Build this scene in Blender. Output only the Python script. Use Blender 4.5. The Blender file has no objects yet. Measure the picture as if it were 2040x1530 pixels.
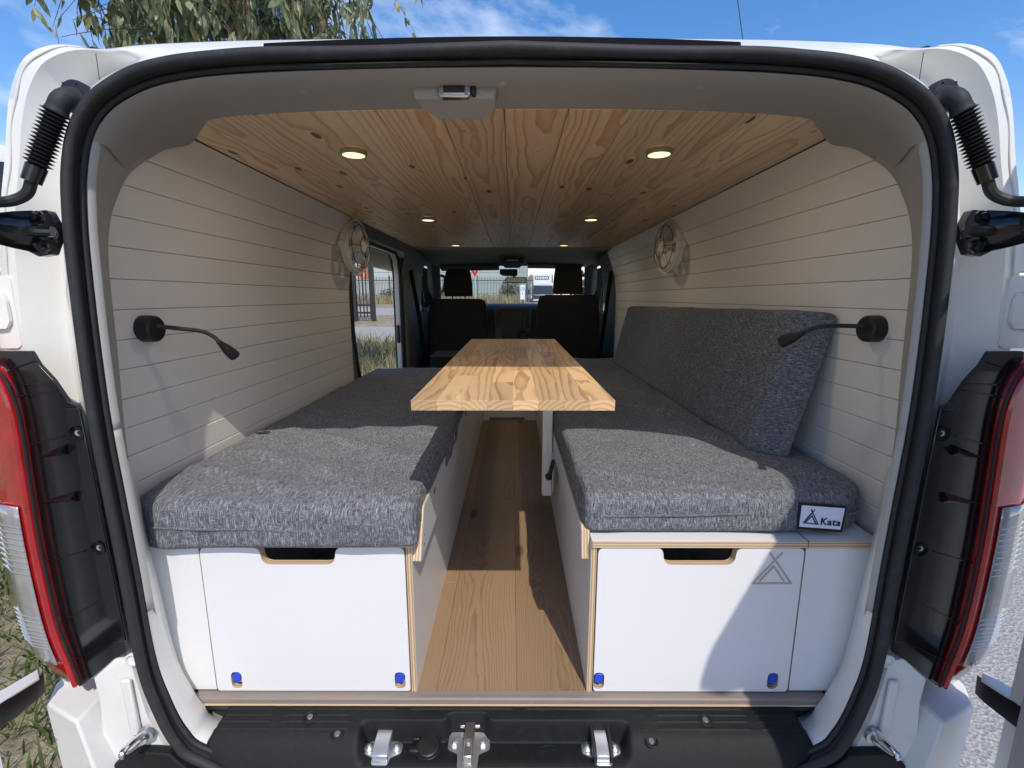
import bpy, bmesh, math, random
from mathutils import Vector, Matrix, noise
R = math.radians
random.seed(7)
scene = bpy.context.scene
COL = scene.collection

# ---------------------------------------------------------------- camera, sky, sun, exposure
GZ = -1.49                                  # ground level below the camera (camera height 1.49 m is z = 0)
cam_d = bpy.data.cameras.new("camera"); cam = bpy.data.objects.new("camera", cam_d); COL.objects.link(cam)
cam.location = (0.007, 0, 0)
cam.rotation_euler = (R(90 - 10.54), 0, 0.00215)
cam_d.sensor_width = 36; cam_d.lens = 16.41
cam_d.clip_start = 0.02; cam_d.clip_end = 3000
scene.camera = cam

SUN = Vector((-0.28, 1.0, -1.197)).normalized()        # direction the sunlight travels
w = bpy.data.worlds.new("World"); scene.world = w; w.use_nodes = True
nt = w.node_tree; nt.nodes.clear()
out = nt.nodes.new("ShaderNodeOutputWorld"); bg = nt.nodes.new("ShaderNodeBackground")
sky = nt.nodes.new("ShaderNodeTexSky"); sky.sky_type = 'NISHITA'; sky.sun_disc = False
sky.sun_elevation = R(49.05); sky.sun_rotation = R(164.4)
sky.air_density = 1.0; sky.dust_density = 0.3; sky.ozone_density = 2.5
bg.inputs["Strength"].default_value = 0.15
# thin broken cloud over the whole sky
tc = nt.nodes.new("ShaderNodeTexCoord"); mp = nt.nodes.new("ShaderNodeMapping")
mp.inputs["Location"].default_value = (0.27, 0.1, 0.3); mp.inputs["Rotation"].default_value = (0, 0, R(-20)); mp.inputs["Scale"].default_value = (1.0, 1.0, 2.2)
nz = nt.nodes.new("ShaderNodeTexNoise"); nz.inputs["Scale"].default_value = 2.3; nz.inputs["Detail"].default_value = 9; nz.inputs["Roughness"].default_value = 0.58
nz.inputs["Distortion"].default_value = 0.25
rp = nt.nodes.new("ShaderNodeValToRGB"); rp.color_ramp.elements[0].position = 0.53; rp.color_ramp.elements[1].position = 0.78
rp.color_ramp.elements[0].color = (0, 0, 0, 1); rp.color_ramp.elements[1].color = (0.85, 0.85, 0.85, 1)
mx = nt.nodes.new("ShaderNodeMix"); mx.data_type = 'RGBA'
mx.inputs[7].default_value = (6.6, 6.9, 7.4, 1)
hs = nt.nodes.new("ShaderNodeHueSaturation"); hs.inputs["Saturation"].default_value = 1.32
nt.links.new(tc.outputs["Generated"], mp.inputs["Vector"]); nt.links.new(mp.outputs[0], nz.inputs["Vector"])
nt.links.new(nz.outputs["Fac"], rp.inputs[0]); nt.links.new(rp.outputs[0], mx.inputs[0])
tn = nt.nodes.new("ShaderNodeMix"); tn.data_type = 'RGBA'; tn.blend_type = 'MULTIPLY'; tn.inputs[0].default_value = 1; tn.inputs[7].default_value = (1.36, 1.04, 1.03, 1)
nt.links.new(sky.outputs[0], hs.inputs["Color"]); nt.links.new(hs.outputs[0], tn.inputs[6]); nt.links.new(tn.outputs[2], mx.inputs[6])
nt.links.new(mx.outputs[2], bg.inputs[0]); nt.links.new(bg.outputs[0], out.inputs[0])

sun_d = bpy.data.lights.new("sun", 'SUN'); sun_o = bpy.data.objects.new("sun", sun_d); COL.objects.link(sun_o)
sun_d.energy = 2.55; sun_d.angle = R(0.53); sun_d.color = (1.0, 0.935, 0.84)
sun_o.rotation_euler = SUN.to_track_quat('-Z', 'Y').to_euler(); sun_o.location = (3, -10, 12)

vs = scene.view_settings
vs.view_transform = 'Standard'; vs.look = 'None'; vs.gamma = 1.0; vs.use_curve_mapping = False
vs.exposure = 0.43
scene.cycles.use_denoising = True
scene.cycles.max_bounces = 7; scene.cycles.diffuse_bounces = 5; scene.cycles.glossy_bounces = 3
scene.cycles.use_adaptive_sampling = True; scene.cycles.adaptive_threshold = .025
scene.cycles.transparent_max_bounces = 16
scene.cycles.sample_clamp_indirect = 6
scene.cycles.caustics_reflective = False; scene.cycles.caustics_refractive = False

# ---------------------------------------------------------------- material helpers
MATS = {}
def nd(nt, t, **kw):
    n = nt.nodes.new("ShaderNode" + t)
    for k, v in kw.items():
        if k in n.inputs: n.inputs[k].default_value = v
        else: setattr(n, k, v)
    return n
def lk(nt, a, b): nt.links.new(a, b)
def mat(name, col=(.5, .5, .5), rough=.5, metal=0, coat=0, spec=.5, trans=0, emit=None, estr=0, ior=None):
    m = bpy.data.materials.new(name); m.use_nodes = True
    b = m.node_tree.nodes["Principled BSDF"]
    b.inputs["Base Color"].default_value = (*col, 1); b.inputs["Roughness"].default_value = rough
    b.inputs["Metallic"].default_value = metal; b.inputs["Coat Weight"].default_value = coat
    b.inputs["Coat Roughness"].default_value = .06
    b.inputs["Specular IOR Level"].default_value = spec; b.inputs["Transmission Weight"].default_value = trans
    if ior: b.inputs["IOR"].default_value = ior
    if emit: b.inputs["Emission Color"].default_value = (*emit, 1); b.inputs["Emission Strength"].default_value = estr
    MATS[name] = m
    return m, m.node_tree, b
def mixc(nt, fac, a, b, blend='MIX'):
    m = nd(nt, "Mix", data_type='RGBA', blend_type=blend)
    for i, v in ((0, fac), (6, a), (7, b)):
        if hasattr(v, "is_output"): lk(nt, v, m.inputs[i])
        elif i == 0: m.inputs[0].default_value = v
        else: m.inputs[i].default_value = (*v, 1)
    return m.outputs[2]
def math_(nt, op, a, b=None, c=None, clamp=False):
    m = nd(nt, "Math", operation=op, use_clamp=clamp)
    for i, v in enumerate((a, b, c)):
        if v is None: continue
        if hasattr(v, "is_output"): lk(nt, v, m.inputs[i])
        else: m.inputs[i].default_value = v
    return m.outputs[0]
def ramp(nt, fac, stops):
    r = nd(nt, "ValToRGB"); el = r.color_ramp.elements
    while len(el) < len(stops): el.new(.5)
    for e, (p, c) in zip(el, stops):
        e.position = p; e.color = (*c, 1) if len(c) == 3 else c
    lk(nt, fac, r.inputs[0]); return r.outputs[0]
def coords(nt, scale=(1, 1, 1), rnd=0.0, kind="Object"):
    t = nd(nt, "TexCoord"); m = nd(nt, "Mapping"); m.inputs["Scale"].default_value = scale
    lk(nt, t.outputs[kind], m.inputs["Vector"])
    if not rnd: return m.outputs[0]
    oi = nd(nt, "ObjectInfo"); v = nd(nt, "VectorMath", operation='ADD')
    s = nd(nt, "VectorMath", operation='SCALE'); s.inputs[0].default_value = (rnd, rnd * 1.7, rnd * .6)
    lk(nt, oi.outputs["Random"], s.inputs["Scale"]); lk(nt, m.outputs[0], v.inputs[0]); lk(nt, s.outputs[0], v.inputs[1])
    return v.outputs[0]
def noise_(nt, vec, scale, detail=4, rough=.55, dist=0):
    n = nd(nt, "TexNoise"); n.inputs["Scale"].default_value = scale; n.inputs["Detail"].default_value = detail
    n.inputs["Roughness"].default_value = rough; n.inputs["Distortion"].default_value = dist
    lk(nt, vec, n.inputs["Vector"]); return n.outputs["Fac"]
def bump(nt, b, h, strength=.3, dist=.01):
    n = nd(nt, "Bump"); n.inputs["Strength"].default_value = strength; n.inputs["Distance"].default_value = dist
    lk(nt, h, n.inputs["Height"]); lk(nt, n.outputs[0], b.inputs["Normal"])

def dirty(name, col, rough, coat=0, dirt=(.32, .29, .24), amt=.25, scale=14, bscale=0, bstr=0, metal=0, var=.06):
    """plain paint or plastic with a little uneven tone, dust and fine relief"""
    m, nt, b = mat(name, col, rough, metal, coat)
    v = coords(nt)
    n1 = noise_(nt, v, scale, 8, .65)
    n2 = noise_(nt, v, scale * .22, 3, .5)
    f = math_(nt, 'MULTIPLY', ramp(nt, n1, [(.52, (0, 0, 0)), (.8, (1, 1, 1))]), amt)
    c1 = mixc(nt, n2, tuple(x * (1 - var) for x in col), tuple(min(1, x * (1 + var)) for x in col))
    lk(nt, mixc(nt, f, c1, dirt), b.inputs["Base Color"])
    lk(nt, math_(nt, 'MULTIPLY_ADD', n1, .18, rough - .06, True), b.inputs["Roughness"])
    if bscale: bump(nt, b, noise_(nt, v, bscale, 3), bstr, .002)
    return m

dirty("white_paint", (.80, .795, .75), .28, coat=.35, amt=.10, scale=18)
dirty("white_plastic", (.74, .735, .69), .42, amt=.16, scale=22, bscale=900, bstr=.06)
dirty("board_white", (.82, .775, .70), .36, amt=.03, scale=6, bscale=240, bstr=.035, var=.025)
dirty("laminate", (.775, .77, .755), .34, amt=.03, scale=9, var=.015)
dirty("trim_grey", (.34, .33, .305), .62, amt=.05, scale=8, bscale=1400, bstr=.12)
dirty("trim_light", (.40, .395, .37), .5, amt=.05, scale=10, bscale=1200, bstr=.06)
dirty("cab_grey", (.13, .135, .13), .65, amt=.04, scale=8)
dirty("rubber", (.018, .019, .021), .52, dirt=(.09, .09, .09), amt=.35, scale=30)
dirty("rubber_soft", (.028, .029, .031), .62, dirt=(.11, .11, .11), amt=.3, scale=40)
dirty("step_black", (.009, .0095, .0105), .52, dirt=(.13, .125, .12), amt=.10, scale=70, bscale=1100, bstr=.35)
dirty("gloss_black", (.006, .0065, .008), .14, coat=.25, dirt=(.10, .10, .095), amt=.10, scale=26)
for k_, v_ in (("step_black", .28), ("rubber", .35), ("rubber_soft", .35)): MATS[k_].node_tree.nodes["Principled BSDF"].inputs["Specular IOR Level"].default_value = v_
dirty("black_plastic", (.010, .010, .011), .45, amt=.06, scale=30)
mat("matte_black", (.006, .006, .006), .9, spec=.12)
dirty("black_seat", (.005, .005, .0055), .9, amt=.05, scale=20)
dirty("black_steel", (.02, .02, .021), .4, amt=.1, scale=6)
dirty("zinc", (.62, .63, .64), .32, metal=.85, dirt=(.3, .3, .3), amt=.15, scale=60)
dirty("screw_steel", (.22, .22, .22), .45, metal=.7, amt=.2, scale=60)
dirty("chrome", (.75, .75, .76), .12, metal=1, amt=.05, scale=40)
dirty("nickel", (.55, .52, .46), .3, metal=1, amt=.05, scale=40)
dirty("sill_brown", (.25, .205, .175), .42, amt=.15, scale=30)
dirty("blue_plastic", (.015, .06, .55), .35, amt=.05, scale=40)
dirty("fan_white", (.70, .67, .62), .45, amt=.05, scale=20)
dirty("wire_dark", (.03, .03, .03), .35, amt=.05, scale=20)
dirty("card_beige", (.62, .50, .30), .7, amt=.1, scale=5)
dirty("cab_console", (.03, .031, .032), .5, amt=.05, scale=10)
dirty("concrete", (.36, .34, .31), .85, amt=.4, scale=3, bscale=40, bstr=.3)
dirty("timber_pole", (.16, .12, .085), .85, amt=.3, scale=5)
dirty("sign_white", (.82, .83, .85), .4, amt=.06, scale=3)
dirty("sign_red", (.55, .02, .025), .4, amt=.06, scale=3)
dirty("sign_orange", (.75, .14, .02), .5, amt=.06, scale=3)
dirty("sign_purple", (.23, .22, .42), .5, amt=.06, scale=3)
dirty("sign_yellow", (.62, .60, .24), .5, amt=.06, scale=3)
dirty("sign_grey_ink", (.33, .37, .45), .5, amt=.06, scale=3)
dirty("ink_black", (.008, .008, .008), .7, amt=.02, scale=3)
dirty("tag_white", (.72, .76, .90), .6, amt=.05, scale=30)
dirty("engrave", (.50, .41, .31), .7, amt=.1, scale=80)
dirty("tyre", (.02, .02, .021), .8, amt=.3, scale=20)
dirty("truck_white", (.75, .75, .73), .35, amt=.15, scale=3)
dirty("truck_dark", (.03, .035, .045), .2, amt=.1, scale=3)
dirty("truck_red", (.35, .05, .04), .4, amt=.1, scale=3)
dirty("wall_cladding", (.43, .47, .45), .6, amt=.12, scale=.6)
dirty("roof_steel", (.20, .21, .21), .5, amt=.1, scale=1)

# thin clear glass
m = bpy.data.materials.new("glass"); m.use_nodes = True; nt = m.node_tree; MATS["glass"] = m; nt.nodes.clear()
o = nd(nt, "OutputMaterial"); tr = nd(nt, "BsdfTransparent"); tr.inputs[0].default_value = (.86, .93, .91, 1)
gl = nd(nt, "BsdfGlossy"); gl.inputs["Roughness"].default_value = .02
fr = nd(nt, "LayerWeight"); fr.inputs["Blend"].default_value = .5; ms = nd(nt, "MixShader")
lk(nt, math_(nt, 'MULTIPLY_ADD', math_(nt, 'POWER', fr.outputs["Facing"], 4.0), .6, .04), ms.inputs[0]); lk(nt, tr.outputs[0], ms.inputs[1]); lk(nt, gl.outputs[0], ms.inputs[2]); lk(nt, ms.outputs[0], o.inputs[0])
# dark privacy glass of the rear doors
m, nt, b = mat("tinted_glass", (.01, .012, .013), .04, coat=.5)
m, nt, b = mat("red_lens", (.42, .006, .010), .09, coat=1.0, spec=.6)
v = coords(nt); n = noise_(nt, v, 22, 3); lk(nt, mixc(nt, n, (.20, .002, .004), (.58, .012, .014)), b.inputs["Base Color"])
wv = nd(nt, "TexWave", bands_direction='Z'); wv.inputs["Scale"].default_value = 70; lk(nt, v, wv.inputs[0]); bump(nt, b, wv.outputs["Fac"], .12, .001)
m, nt, b = mat("clear_lens", (.50, .50, .48), .12, metal=.35, coat=1.0, spec=.6)
v = coords(nt); n = noise_(nt, v, 16, 4); lk(nt, mixc(nt, n, (.22, .22, .215), (.62, .61, .58)), b.inputs["Base Color"])
m, nt, b = mat("mirror_glass", (.05, .055, .06), .05, metal=1)
mat("lamp_glow", (1, .9, .65), .4, emit=(1.0, .83, .42), estr=1.25)

# softwood boards: growth rings round a pith that wanders along the board, knots that bend the rings
def pine(name, light, dark, knot, ringf, rough, knots=True, rnd=40., wander=.20, ysc=.55, kdens=1.0, zoff=.05, contrast=.85, tonev=.34):
    m, nt, b = mat(name, light, rough, coat=.03)
    tc = nd(nt, "TexCoord"); sep = nd(nt, "SeparateXYZ"); lk(nt, tc.outputs["Object"], sep.inputs[0])
    oi = nd(nt, "ObjectInfo"); rr = oi.outputs["Random"]
    x, y, z = sep.outputs
    off = math_(nt, 'MULTIPLY', rr, rnd)
    cb = nd(nt, "CombineXYZ"); lk(nt, math_(nt, 'MULTIPLY', x, 1.3), cb.inputs[0]); lk(nt, math_(nt, 'ADD', math_(nt, 'MULTIPLY', y, ysc), off), cb.inputs[1]); lk(nt, off, cb.inputs[2])
    nA = noise_(nt, cb.outputs[0], 2.2, 2, .5)
    cb2 = nd(nt, "CombineXYZ"); lk(nt, math_(nt, 'MULTIPLY', x, 9.), cb2.inputs[0]); lk(nt, math_(nt, 'ADD', math_(nt, 'MULTIPLY', y, 1.1), off), cb2.inputs[1]); lk(nt, math_(nt, 'MULTIPLY', z, 9.), cb2.inputs[2])
    nB = noise_(nt, cb2.outputs[0], 3.0, 3, .55)
    pz = math_(nt, 'ADD', z, math_(nt, 'MULTIPLY_ADD', nA, wander, zoff - wander*.6))
    r1 = math_(nt, 'SUBTRACT', math_(nt, 'FRACT', math_(nt, 'MULTIPLY', rr, 7.31)), .5)
    pxx = math_(nt, 'ADD', x, math_(nt, 'MULTIPLY', r1, .10))
    rad = math_(nt, 'SQRT', math_(nt, 'ADD', math_(nt, 'MULTIPLY', pxx, pxx), math_(nt, 'MULTIPLY', pz, pz)))
    rad = math_(nt, 'ADD', rad, math_(nt, 'MULTIPLY', nB, .013))
    kn = None
    if knots:
        cv = nd(nt, "CombineXYZ"); lk(nt, math_(nt, 'MULTIPLY', x, 9.0), cv.inputs[0]); lk(nt, math_(nt, 'ADD', math_(nt, 'MULTIPLY', y, 3.6), off), cv.inputs[1]); lk(nt, math_(nt, 'FLOOR', off), cv.inputs[2])
        vo = nd(nt, "TexVoronoi", voronoi_dimensions='3D', feature='F1'); vo.inputs["Scale"].default_value = kdens; vo.inputs["Randomness"].default_value = 1
        lk(nt, cv.outputs[0], vo.inputs["Vector"])
        d = vo.outputs["Distance"]
        kn = ramp(nt, d, [(.0, (1, 1, 1)), (.07, (1, 1, 1)), (.13, (.35, .35, .35)), (.45, (0, 0, 0))])
        rad = math_(nt, 'ADD', rad, math_(nt, 'MULTIPLY', kn, .022))
    ph = math_(nt, 'MULTIPLY', rad, ringf)
    fr = math_(nt, 'FRACT', ph)
    ring = ramp(nt, fr, [(0, (0, 0, 0)), (.55, (.16, .16, .16)), (.86, (1, 1, 1)), (.94, (1, 1, 1)), (1, (0, 0, 0))])
    fi = nd(nt, "Mapping"); fi.inputs["Scale"].default_value = (420, 9, 420); lk(nt, tc.outputs["Object"], fi.inputs[0])
    fib = noise_(nt, fi.outputs[0], 1, 3, .6)
    big = noise_(nt, cb2.outputs[0], .7, 2)
    vary = math_(nt, 'MULTIPLY_ADD', noise_(nt, cb2.outputs[0], 1.6, 3), 1.5, .15, True)
    c = mixc(nt, math_(nt, 'MULTIPLY', math_(nt, 'MULTIPLY', ring, contrast), vary), light, dark)
    c = mixc(nt, math_(nt, 'MULTIPLY', big, .5), c, tuple(x_ * .82 for x_ in light), 'MIX')
    tone = math_(nt, 'MULTIPLY_ADD', math_(nt, 'FRACT', math_(nt, 'MULTIPLY', rr, 13.7)), tonev, 1-tonev*.6)
    fibt = math_(nt, 'MULTIPLY_ADD', fib, .22, .89)
    hsv = nd(nt, "HueSaturation"); lk(nt, c, hsv.inputs["Color"]); lk(nt, math_(nt, 'MULTIPLY', tone, fibt), hsv.inputs["Value"])
    c = hsv.outputs[0]
    if kn is not None:
        kc = ramp(nt, d, [(.0, (.55, .55, .55)), (.045, (1, 1, 1)), (.085, (.95, .95, .95)), (.12, (0, 0, 0))])
        sel = math_(nt, 'GREATER_THAN', math_(nt, 'FRACT', math_(nt, 'MULTIPLY', vo.outputs["Color"], 1.0)), .18)
        c = mixc(nt, math_(nt, 'MULTIPLY', kc, sel), c, knot)
    lk(nt, c, b.inputs["Base Color"])
    bump(nt, b, math_(nt, 'ADD', math_(nt, 'MULTIPLY', ring, -.5), fib), .10, .001)
    return m
pine("ceiling_pine", (.86, .655, .42), (.54, .315, .145), (.13, .05, .022), 80., .42, contrast=1.0, wander=.13, ysc=.26, zoff=.075, kdens=1.3)
pine("table_pine", (.72, .48, .25), (.40, .19, .07), (.2, .08, .03), 120., .48, knots=False, zoff=.06, wander=.07, contrast=.95, tonev=.42)

pine("floor_oak", (.34, .225, .13), (.19, .115, .06), (.13, .075, .04), 230., .5, kdens=.55, wander=.13, ysc=.36, zoff=.08, contrast=.75, tonev=.22)

# woven charcoal melange
def fabric(name, lo, mid, hi, A=(900, 80, 80), B=(95, 900, 900), D=(260, 70, 70)):
    m, nt, b = mat(name, mid, .93, spec=.25)
    v = coords(nt)
    def thr(s):
        mp = nd(nt, "Mapping"); mp.inputs["Scale"].default_value = s; lk(nt, v, mp.inputs[0]); return noise_(nt, mp.outputs[0], 1, 2, .5)
    a = thr(A); c_ = thr(B); d_ = thr(D); e_ = thr((24, 24, 24))
    h = math_(nt, 'MAXIMUM', a, math_(nt, 'MULTIPLY', c_, .93))
    h = math_(nt, 'ADD', math_(nt, 'MULTIPLY', h, .84), math_(nt, 'MULTIPLY', d_, .16))
    h = math_(nt, 'ADD', h, math_(nt, 'MULTIPLY_ADD', e_, .06, -.03))
    lk(nt, ramp(nt, h, [(.38, lo), (.52, mid), (.70, hi)]), b.inputs["Base Color"])
    b.inputs["Sheen Weight"].default_value = .08
    bump(nt, b, h, .5, .002)
fabric("fabric", (.035, .038, .045), (.12, .125, .14), (.40, .41, .43))
fabric("cushion_fabric", (.035, .038, .045), (.105, .11, .125), (.36, .37, .39), (90, 80, 900), (900, 900, 95), (70, 70, 260))

m, nt, b = mat("ply_edge", (.6, .45, .28), .6)
tc = nd(nt, "TexCoord"); v = tc.outputs["Object"]
def ply(name, axis):
    m, nt, b = mat(name, (.6, .45, .28), .6)
    tc = nd(nt, "TexCoord"); sp = nd(nt, "SeparateXYZ"); lk(nt, tc.outputs["Object"], sp.inputs[0])
    n = noise_(nt, tc.outputs["Object"], 30, 3)
    f = math_(nt, 'FRACT', math_(nt, 'ADD', math_(nt, 'MULTIPLY', sp.outputs[axis], 165.), math_(nt, 'MULTIPLY', n, .25)))
    lk(nt, ramp(nt, f, [(0, (.70, .56, .37)), (.42, (.66, .51, .32)), (.5, (.36, .23, .12)), (.92, (.48, .33, .18)), (1, (.70, .56, .37))]), b.inputs["Base Color"])
ply("ply_x", 0); ply("ply_y", 1); ply("ply_z", 2)

m, nt, b = mat("asphalt", (.2, .2, .2), .9)
v = coords(nt); n1 = noise_(nt, v, 75, 4, .7); n2 = noise_(nt, v, .5, 3); vo = nd(nt, "TexVoronoi"); vo.inputs["Scale"].default_value = 75; lk(nt, v, vo.inputs["Vector"])
c = ramp(nt, n1, [(.3, (.18, .172, .158)), (.5, (.36, .345, .32)), (.68, (.54, .52, .485))])
c = mixc(nt, math_(nt, 'MULTIPLY', n2, .4), c, (.34, .325, .30)); lk(nt, c, b.inputs["Base Color"]); bump(nt, b, vo.outputs["Distance"], .8, .008)
m, nt, b = mat("earth", (.25, .2, .12), .95)
v = coords(nt); n1 = noise_(nt, v, 9, 6, .7); n2 = noise_(nt, v, 1.1, 3)
c = ramp(nt, n1, [(.3, (.13, .10, .06)), (.5, (.32, .26, .165)), (.7, (.48, .41, .28))])
lk(nt, mixc(nt, math_(nt, 'MULTIPLY', ramp(nt, n2, [(.45, (0, 0, 0)), (.62, (1, 1, 1))]), .45), c, (.13, .15, .05)), b.inputs["Base Color"]); bump(nt, b, n1, .9, .05)
def leafmat(name, a, c_, rough=.5, trl=.25, scale=9):
    m, nt, b = mat(name, a, rough)
    v = coords(nt); n = noise_(nt, v, scale, 3, .6); g = nd(nt, "NewGeometry")
    f = math_(nt, 'ADD', math_(nt, 'MULTIPLY', n, .6), math_(nt, 'MULTIPLY', g.outputs["Random Per Island"], .5))
    c = ramp(nt, f, [(.2, a), (.8, c_)]); lk(nt, c, b.inputs["Base Color"])
    tl = nd(nt, "BsdfTranslucent"); lk(nt, c, tl.inputs[0]); ms = nd(nt, "MixShader"); ms.inputs[0].default_value = trl
    o = [x for x in nt.nodes if x.type == 'OUTPUT_MATERIAL'][0]
    lk(nt, b.outputs[0], ms.inputs[1]); lk(nt, tl.outputs[0], ms.inputs[2]); lk(nt, ms.outputs[0], o.inputs[0])
leafmat("gum_leaf", (.075, .105, .045), (.27, .33, .17), .42, .2)
leafmat("gum_leaf_young", (.16, .17, .07), (.34, .32, .16), .42, .25)
leafmat("grass_green", (.05, .085, .02), (.17, .21, .06), .6, .3)
leafmat("grass_dry", (.26, .20, .10), (.50, .42, .25), .7, .25)
leafmat("bush_leaf", (.06, .08, .03), (.24, .23, .08), .6, .2)
m, nt, b = mat("bark", (.45, .34, .22), .8)
v = coords(nt); n1 = noise_(nt, v, 6, 5); lk(nt, ramp(nt, n1, [(.35, (.26, .19, .12)), (.6, (.56, .45, .31))]), b.inputs["Base Color"])
m, nt, b = mat("twig", (.16, .09, .06), .7)

# ---------------------------------------------------------------- mesh helpers
WL = {}
class MB:
    def __init__(s): s.v = []; s.f = []; s.m = []
    def add(s, vs, fs, mi=0):
        k = len(s.v); s.v += [tuple(p) for p in vs]
        for f in fs: s.f.append([i + k for i in f]); s.m.append(mi)
        return s
    def box(s, x0, x1, y0, y1, z0, z1, mi=0):
        return s.add([(x0,y0,z0),(x1,y0,z0),(x1,y1,z0),(x0,y1,z0),(x0,y0,z1),(x1,y0,z1),(x1,y1,z1),(x0,y1,z1)],
              [(3,2,1,0),(4,5,6,7),(0,1,5,4),(1,2,6,5),(2,3,7,6),(3,0,4,7)], mi)
    def hexa(s, a, b, mi=0):
        """two matching loops of points joined and capped"""
        n = len(a)
        return s.add(list(a) + list(b), [tuple(range(n-1,-1,-1)), tuple(range(n,2*n))] + [(i,(i+1)%n,n+(i+1)%n,n+i) for i in range(n)], mi)
    def loft(s, loops, cu=False, cv=False, mi=0):
        n = len(loops[0]); L = len(loops); vs = [p for l in loops for p in l]; fs = []
        for i in range(L if cv else L-1):
            for j in range(n if cu else n-1):
                a = i*n+j; b_ = i*n+(j+1)%n; c = ((i+1)%L)*n+(j+1)%n; d = ((i+1)%L)*n+j
                fs.append((a,b_,c,d))
        return s.add(vs, fs, mi)
    def tube(s, path, r, n=10, cap=True, mi=0, closed=False):
        P = [Vector(p) for p in path]; L = len(P); loops = []; up = None
        for i in range(L):
            if closed: t = (P[(i+1)%L]-P[i-1])
            else: t = P[min(i+1,L-1)]-P[max(i-1,0)]
            t.normalize()
            if up is None:
                up = Vector((0,0,1)) if abs(t.z) < .9 else Vector((1,0,0))
            up = (up - t*up.dot(t)); up.normalize(); bn = t.cross(up)
            rr = r[i] if isinstance(r,(list,tuple)) else r
            loops.append([P[i]+(up*math.cos(2*math.pi*k/n)+bn*math.sin(2*math.pi*k/n))*rr for k in range(n)])
        s.loft(loops, cu=True, cv=closed, mi=mi)
        if cap and not closed:
            k = len(s.v); s.v += [tuple(p) for p in loops[0]] + [tuple(p) for p in loops[-1]]
            s.f += [list(range(k+n-1,k-1,-1)), list(range(k+n,k+2*n))]; s.m += [mi, mi]
        return s
    def lathe(s, prof, o, axis, n=24, mi=0):
        """prof: (radius, height) pairs along axis from o"""
        ax = Vector(axis).normalized(); up = Vector((0,0,1)) if abs(ax.z) < .9 else Vector((1,0,0))
        a = (up-ax*up.dot(ax)).normalized(); b_ = ax.cross(a); o = Vector(o)
        loops = [[o+ax*h+(a*math.cos(2*math.pi*k/n)+b_*math.sin(2*math.pi*k/n))*max(r,1e-5) for k in range(n)] for r,h in prof]
        return s.loft(loops, cu=True, mi=mi)
    def ball(s, c, r, n=12, mi=0):
        if not isinstance(r,(tuple,list)): r = (r,r,r)
        m = n//2
        loops = [[(c[0]+r[0]*math.sin(math.pi*i/m)*math.cos(2*math.pi*k/n), c[1]+r[1]*math.sin(math.pi*i/m)*math.sin(2*math.pi*k/n), c[2]+r[2]*math.cos(math.pi*i/m)) for k in range(n)] for i in range(m+1)]
        return s.loft(loops, cu=True, mi=mi)
    def build(s, name, mats, parent=None, sharp=35, bevel=0, seg=2, subd=0, flat=False, solid=0, recalc=True):
        me = bpy.data.meshes.new(name)
        xs = [p[0] for p in s.v]; ys = [p[1] for p in s.v]; zs = [p[2] for p in s.v]
        c = Vector(((min(xs)+max(xs))/2, (min(ys)+max(ys))/2, (min(zs)+max(zs))/2))
        me.from_pydata([tuple(Vector(p)-c) for p in s.v], [], s.f)
        for mm in (mats if isinstance(mats,(list,tuple)) else [mats]): me.materials.append(MATS[mm])
        me.polygons.foreach_set("material_index", s.m)
        if recalc:
            bm = bmesh.new(); bm.from_mesh(me); bmesh.ops.remove_doubles(bm, verts=bm.verts, dist=1e-6); bmesh.ops.recalc_face_normals(bm, faces=bm.faces); bm.to_mesh(me); bm.free()
        if not flat:
            me.polygons.foreach_set("use_smooth", [True]*len(me.polygons)); me.set_sharp_from_angle(angle=R(sharp))
        ob = bpy.data.objects.new(name, me); COL.objects.link(ob)
        setp(ob, c, parent)
        if solid: md = ob.modifiers.new("s",'SOLIDIFY'); md.thickness = solid; md.offset = 0
        if bevel: md = ob.modifiers.new("b",'BEVEL'); md.width = bevel; md.segments = seg; md.limit_method = 'ANGLE'; md.angle_limit = R(40); md.harden_normals = False
        if subd: md = ob.modifiers.new("u",'SUBSURF'); md.levels = subd; md.render_levels = subd
        return ob
def setp(ob, world, parent=None):
    world = Vector(world); WL[ob.name] = world
    if parent is not None: ob.parent = parent; ob.location = world - WL[parent.name]
    else: ob.location = world
def thing(name, loc, label, cat, group=None):
    o = bpy.data.objects.new(name, None); o.empty_display_size = .1; COL.objects.link(o); setp(o, loc)
    o["label"] = label; o["category"] = cat
    if group: o["group"] = group
    return o
def tag(o, label, cat, group=None):
    o["label"] = label; o["category"] = cat
    if group: o["group"] = group
    return o
def copy_tree(o, loc, rot=None, label=None, parent=None):
    c = o.copy(); COL.objects.link(c); c.parent = parent
    if parent is None:
        c.location = loc; WL[c.name] = Vector(loc)
        if rot is not None: c.rotation_euler = rot
        if label: c["label"] = label
    for ch in o.children: copy_tree(ch, None, parent=c)
    return c
def mir(pts): return [(-p[0],)+tuple(p[1:]) for p in pts]
def lerp(a, b, t): return tuple(x+(y-x)*t for x, y in zip(a, b))
def sstep(a, b, x):
    t = max(0., min(1., (x-a)/(b-a))); return t*t*(3-2*t)
def spline(pts, n):
    """Catmull-Rom through pts, n samples"""
    P = [Vector(p) for p in pts]; out = []; L = len(P)-1
    for i in range(n):
        f = i/(n-1)*L; k = min(int(f), L-1); t = f-k
        a, b_, c, d = P[max(k-1,0)], P[k], P[k+1], P[min(k+2,L)]
        out.append(.5*((2*b_)+(c-a)*t+(2*a-5*b_+4*c-d)*t*t+(3*b_-a-3*c+d)*t**3))
    return out
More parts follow.
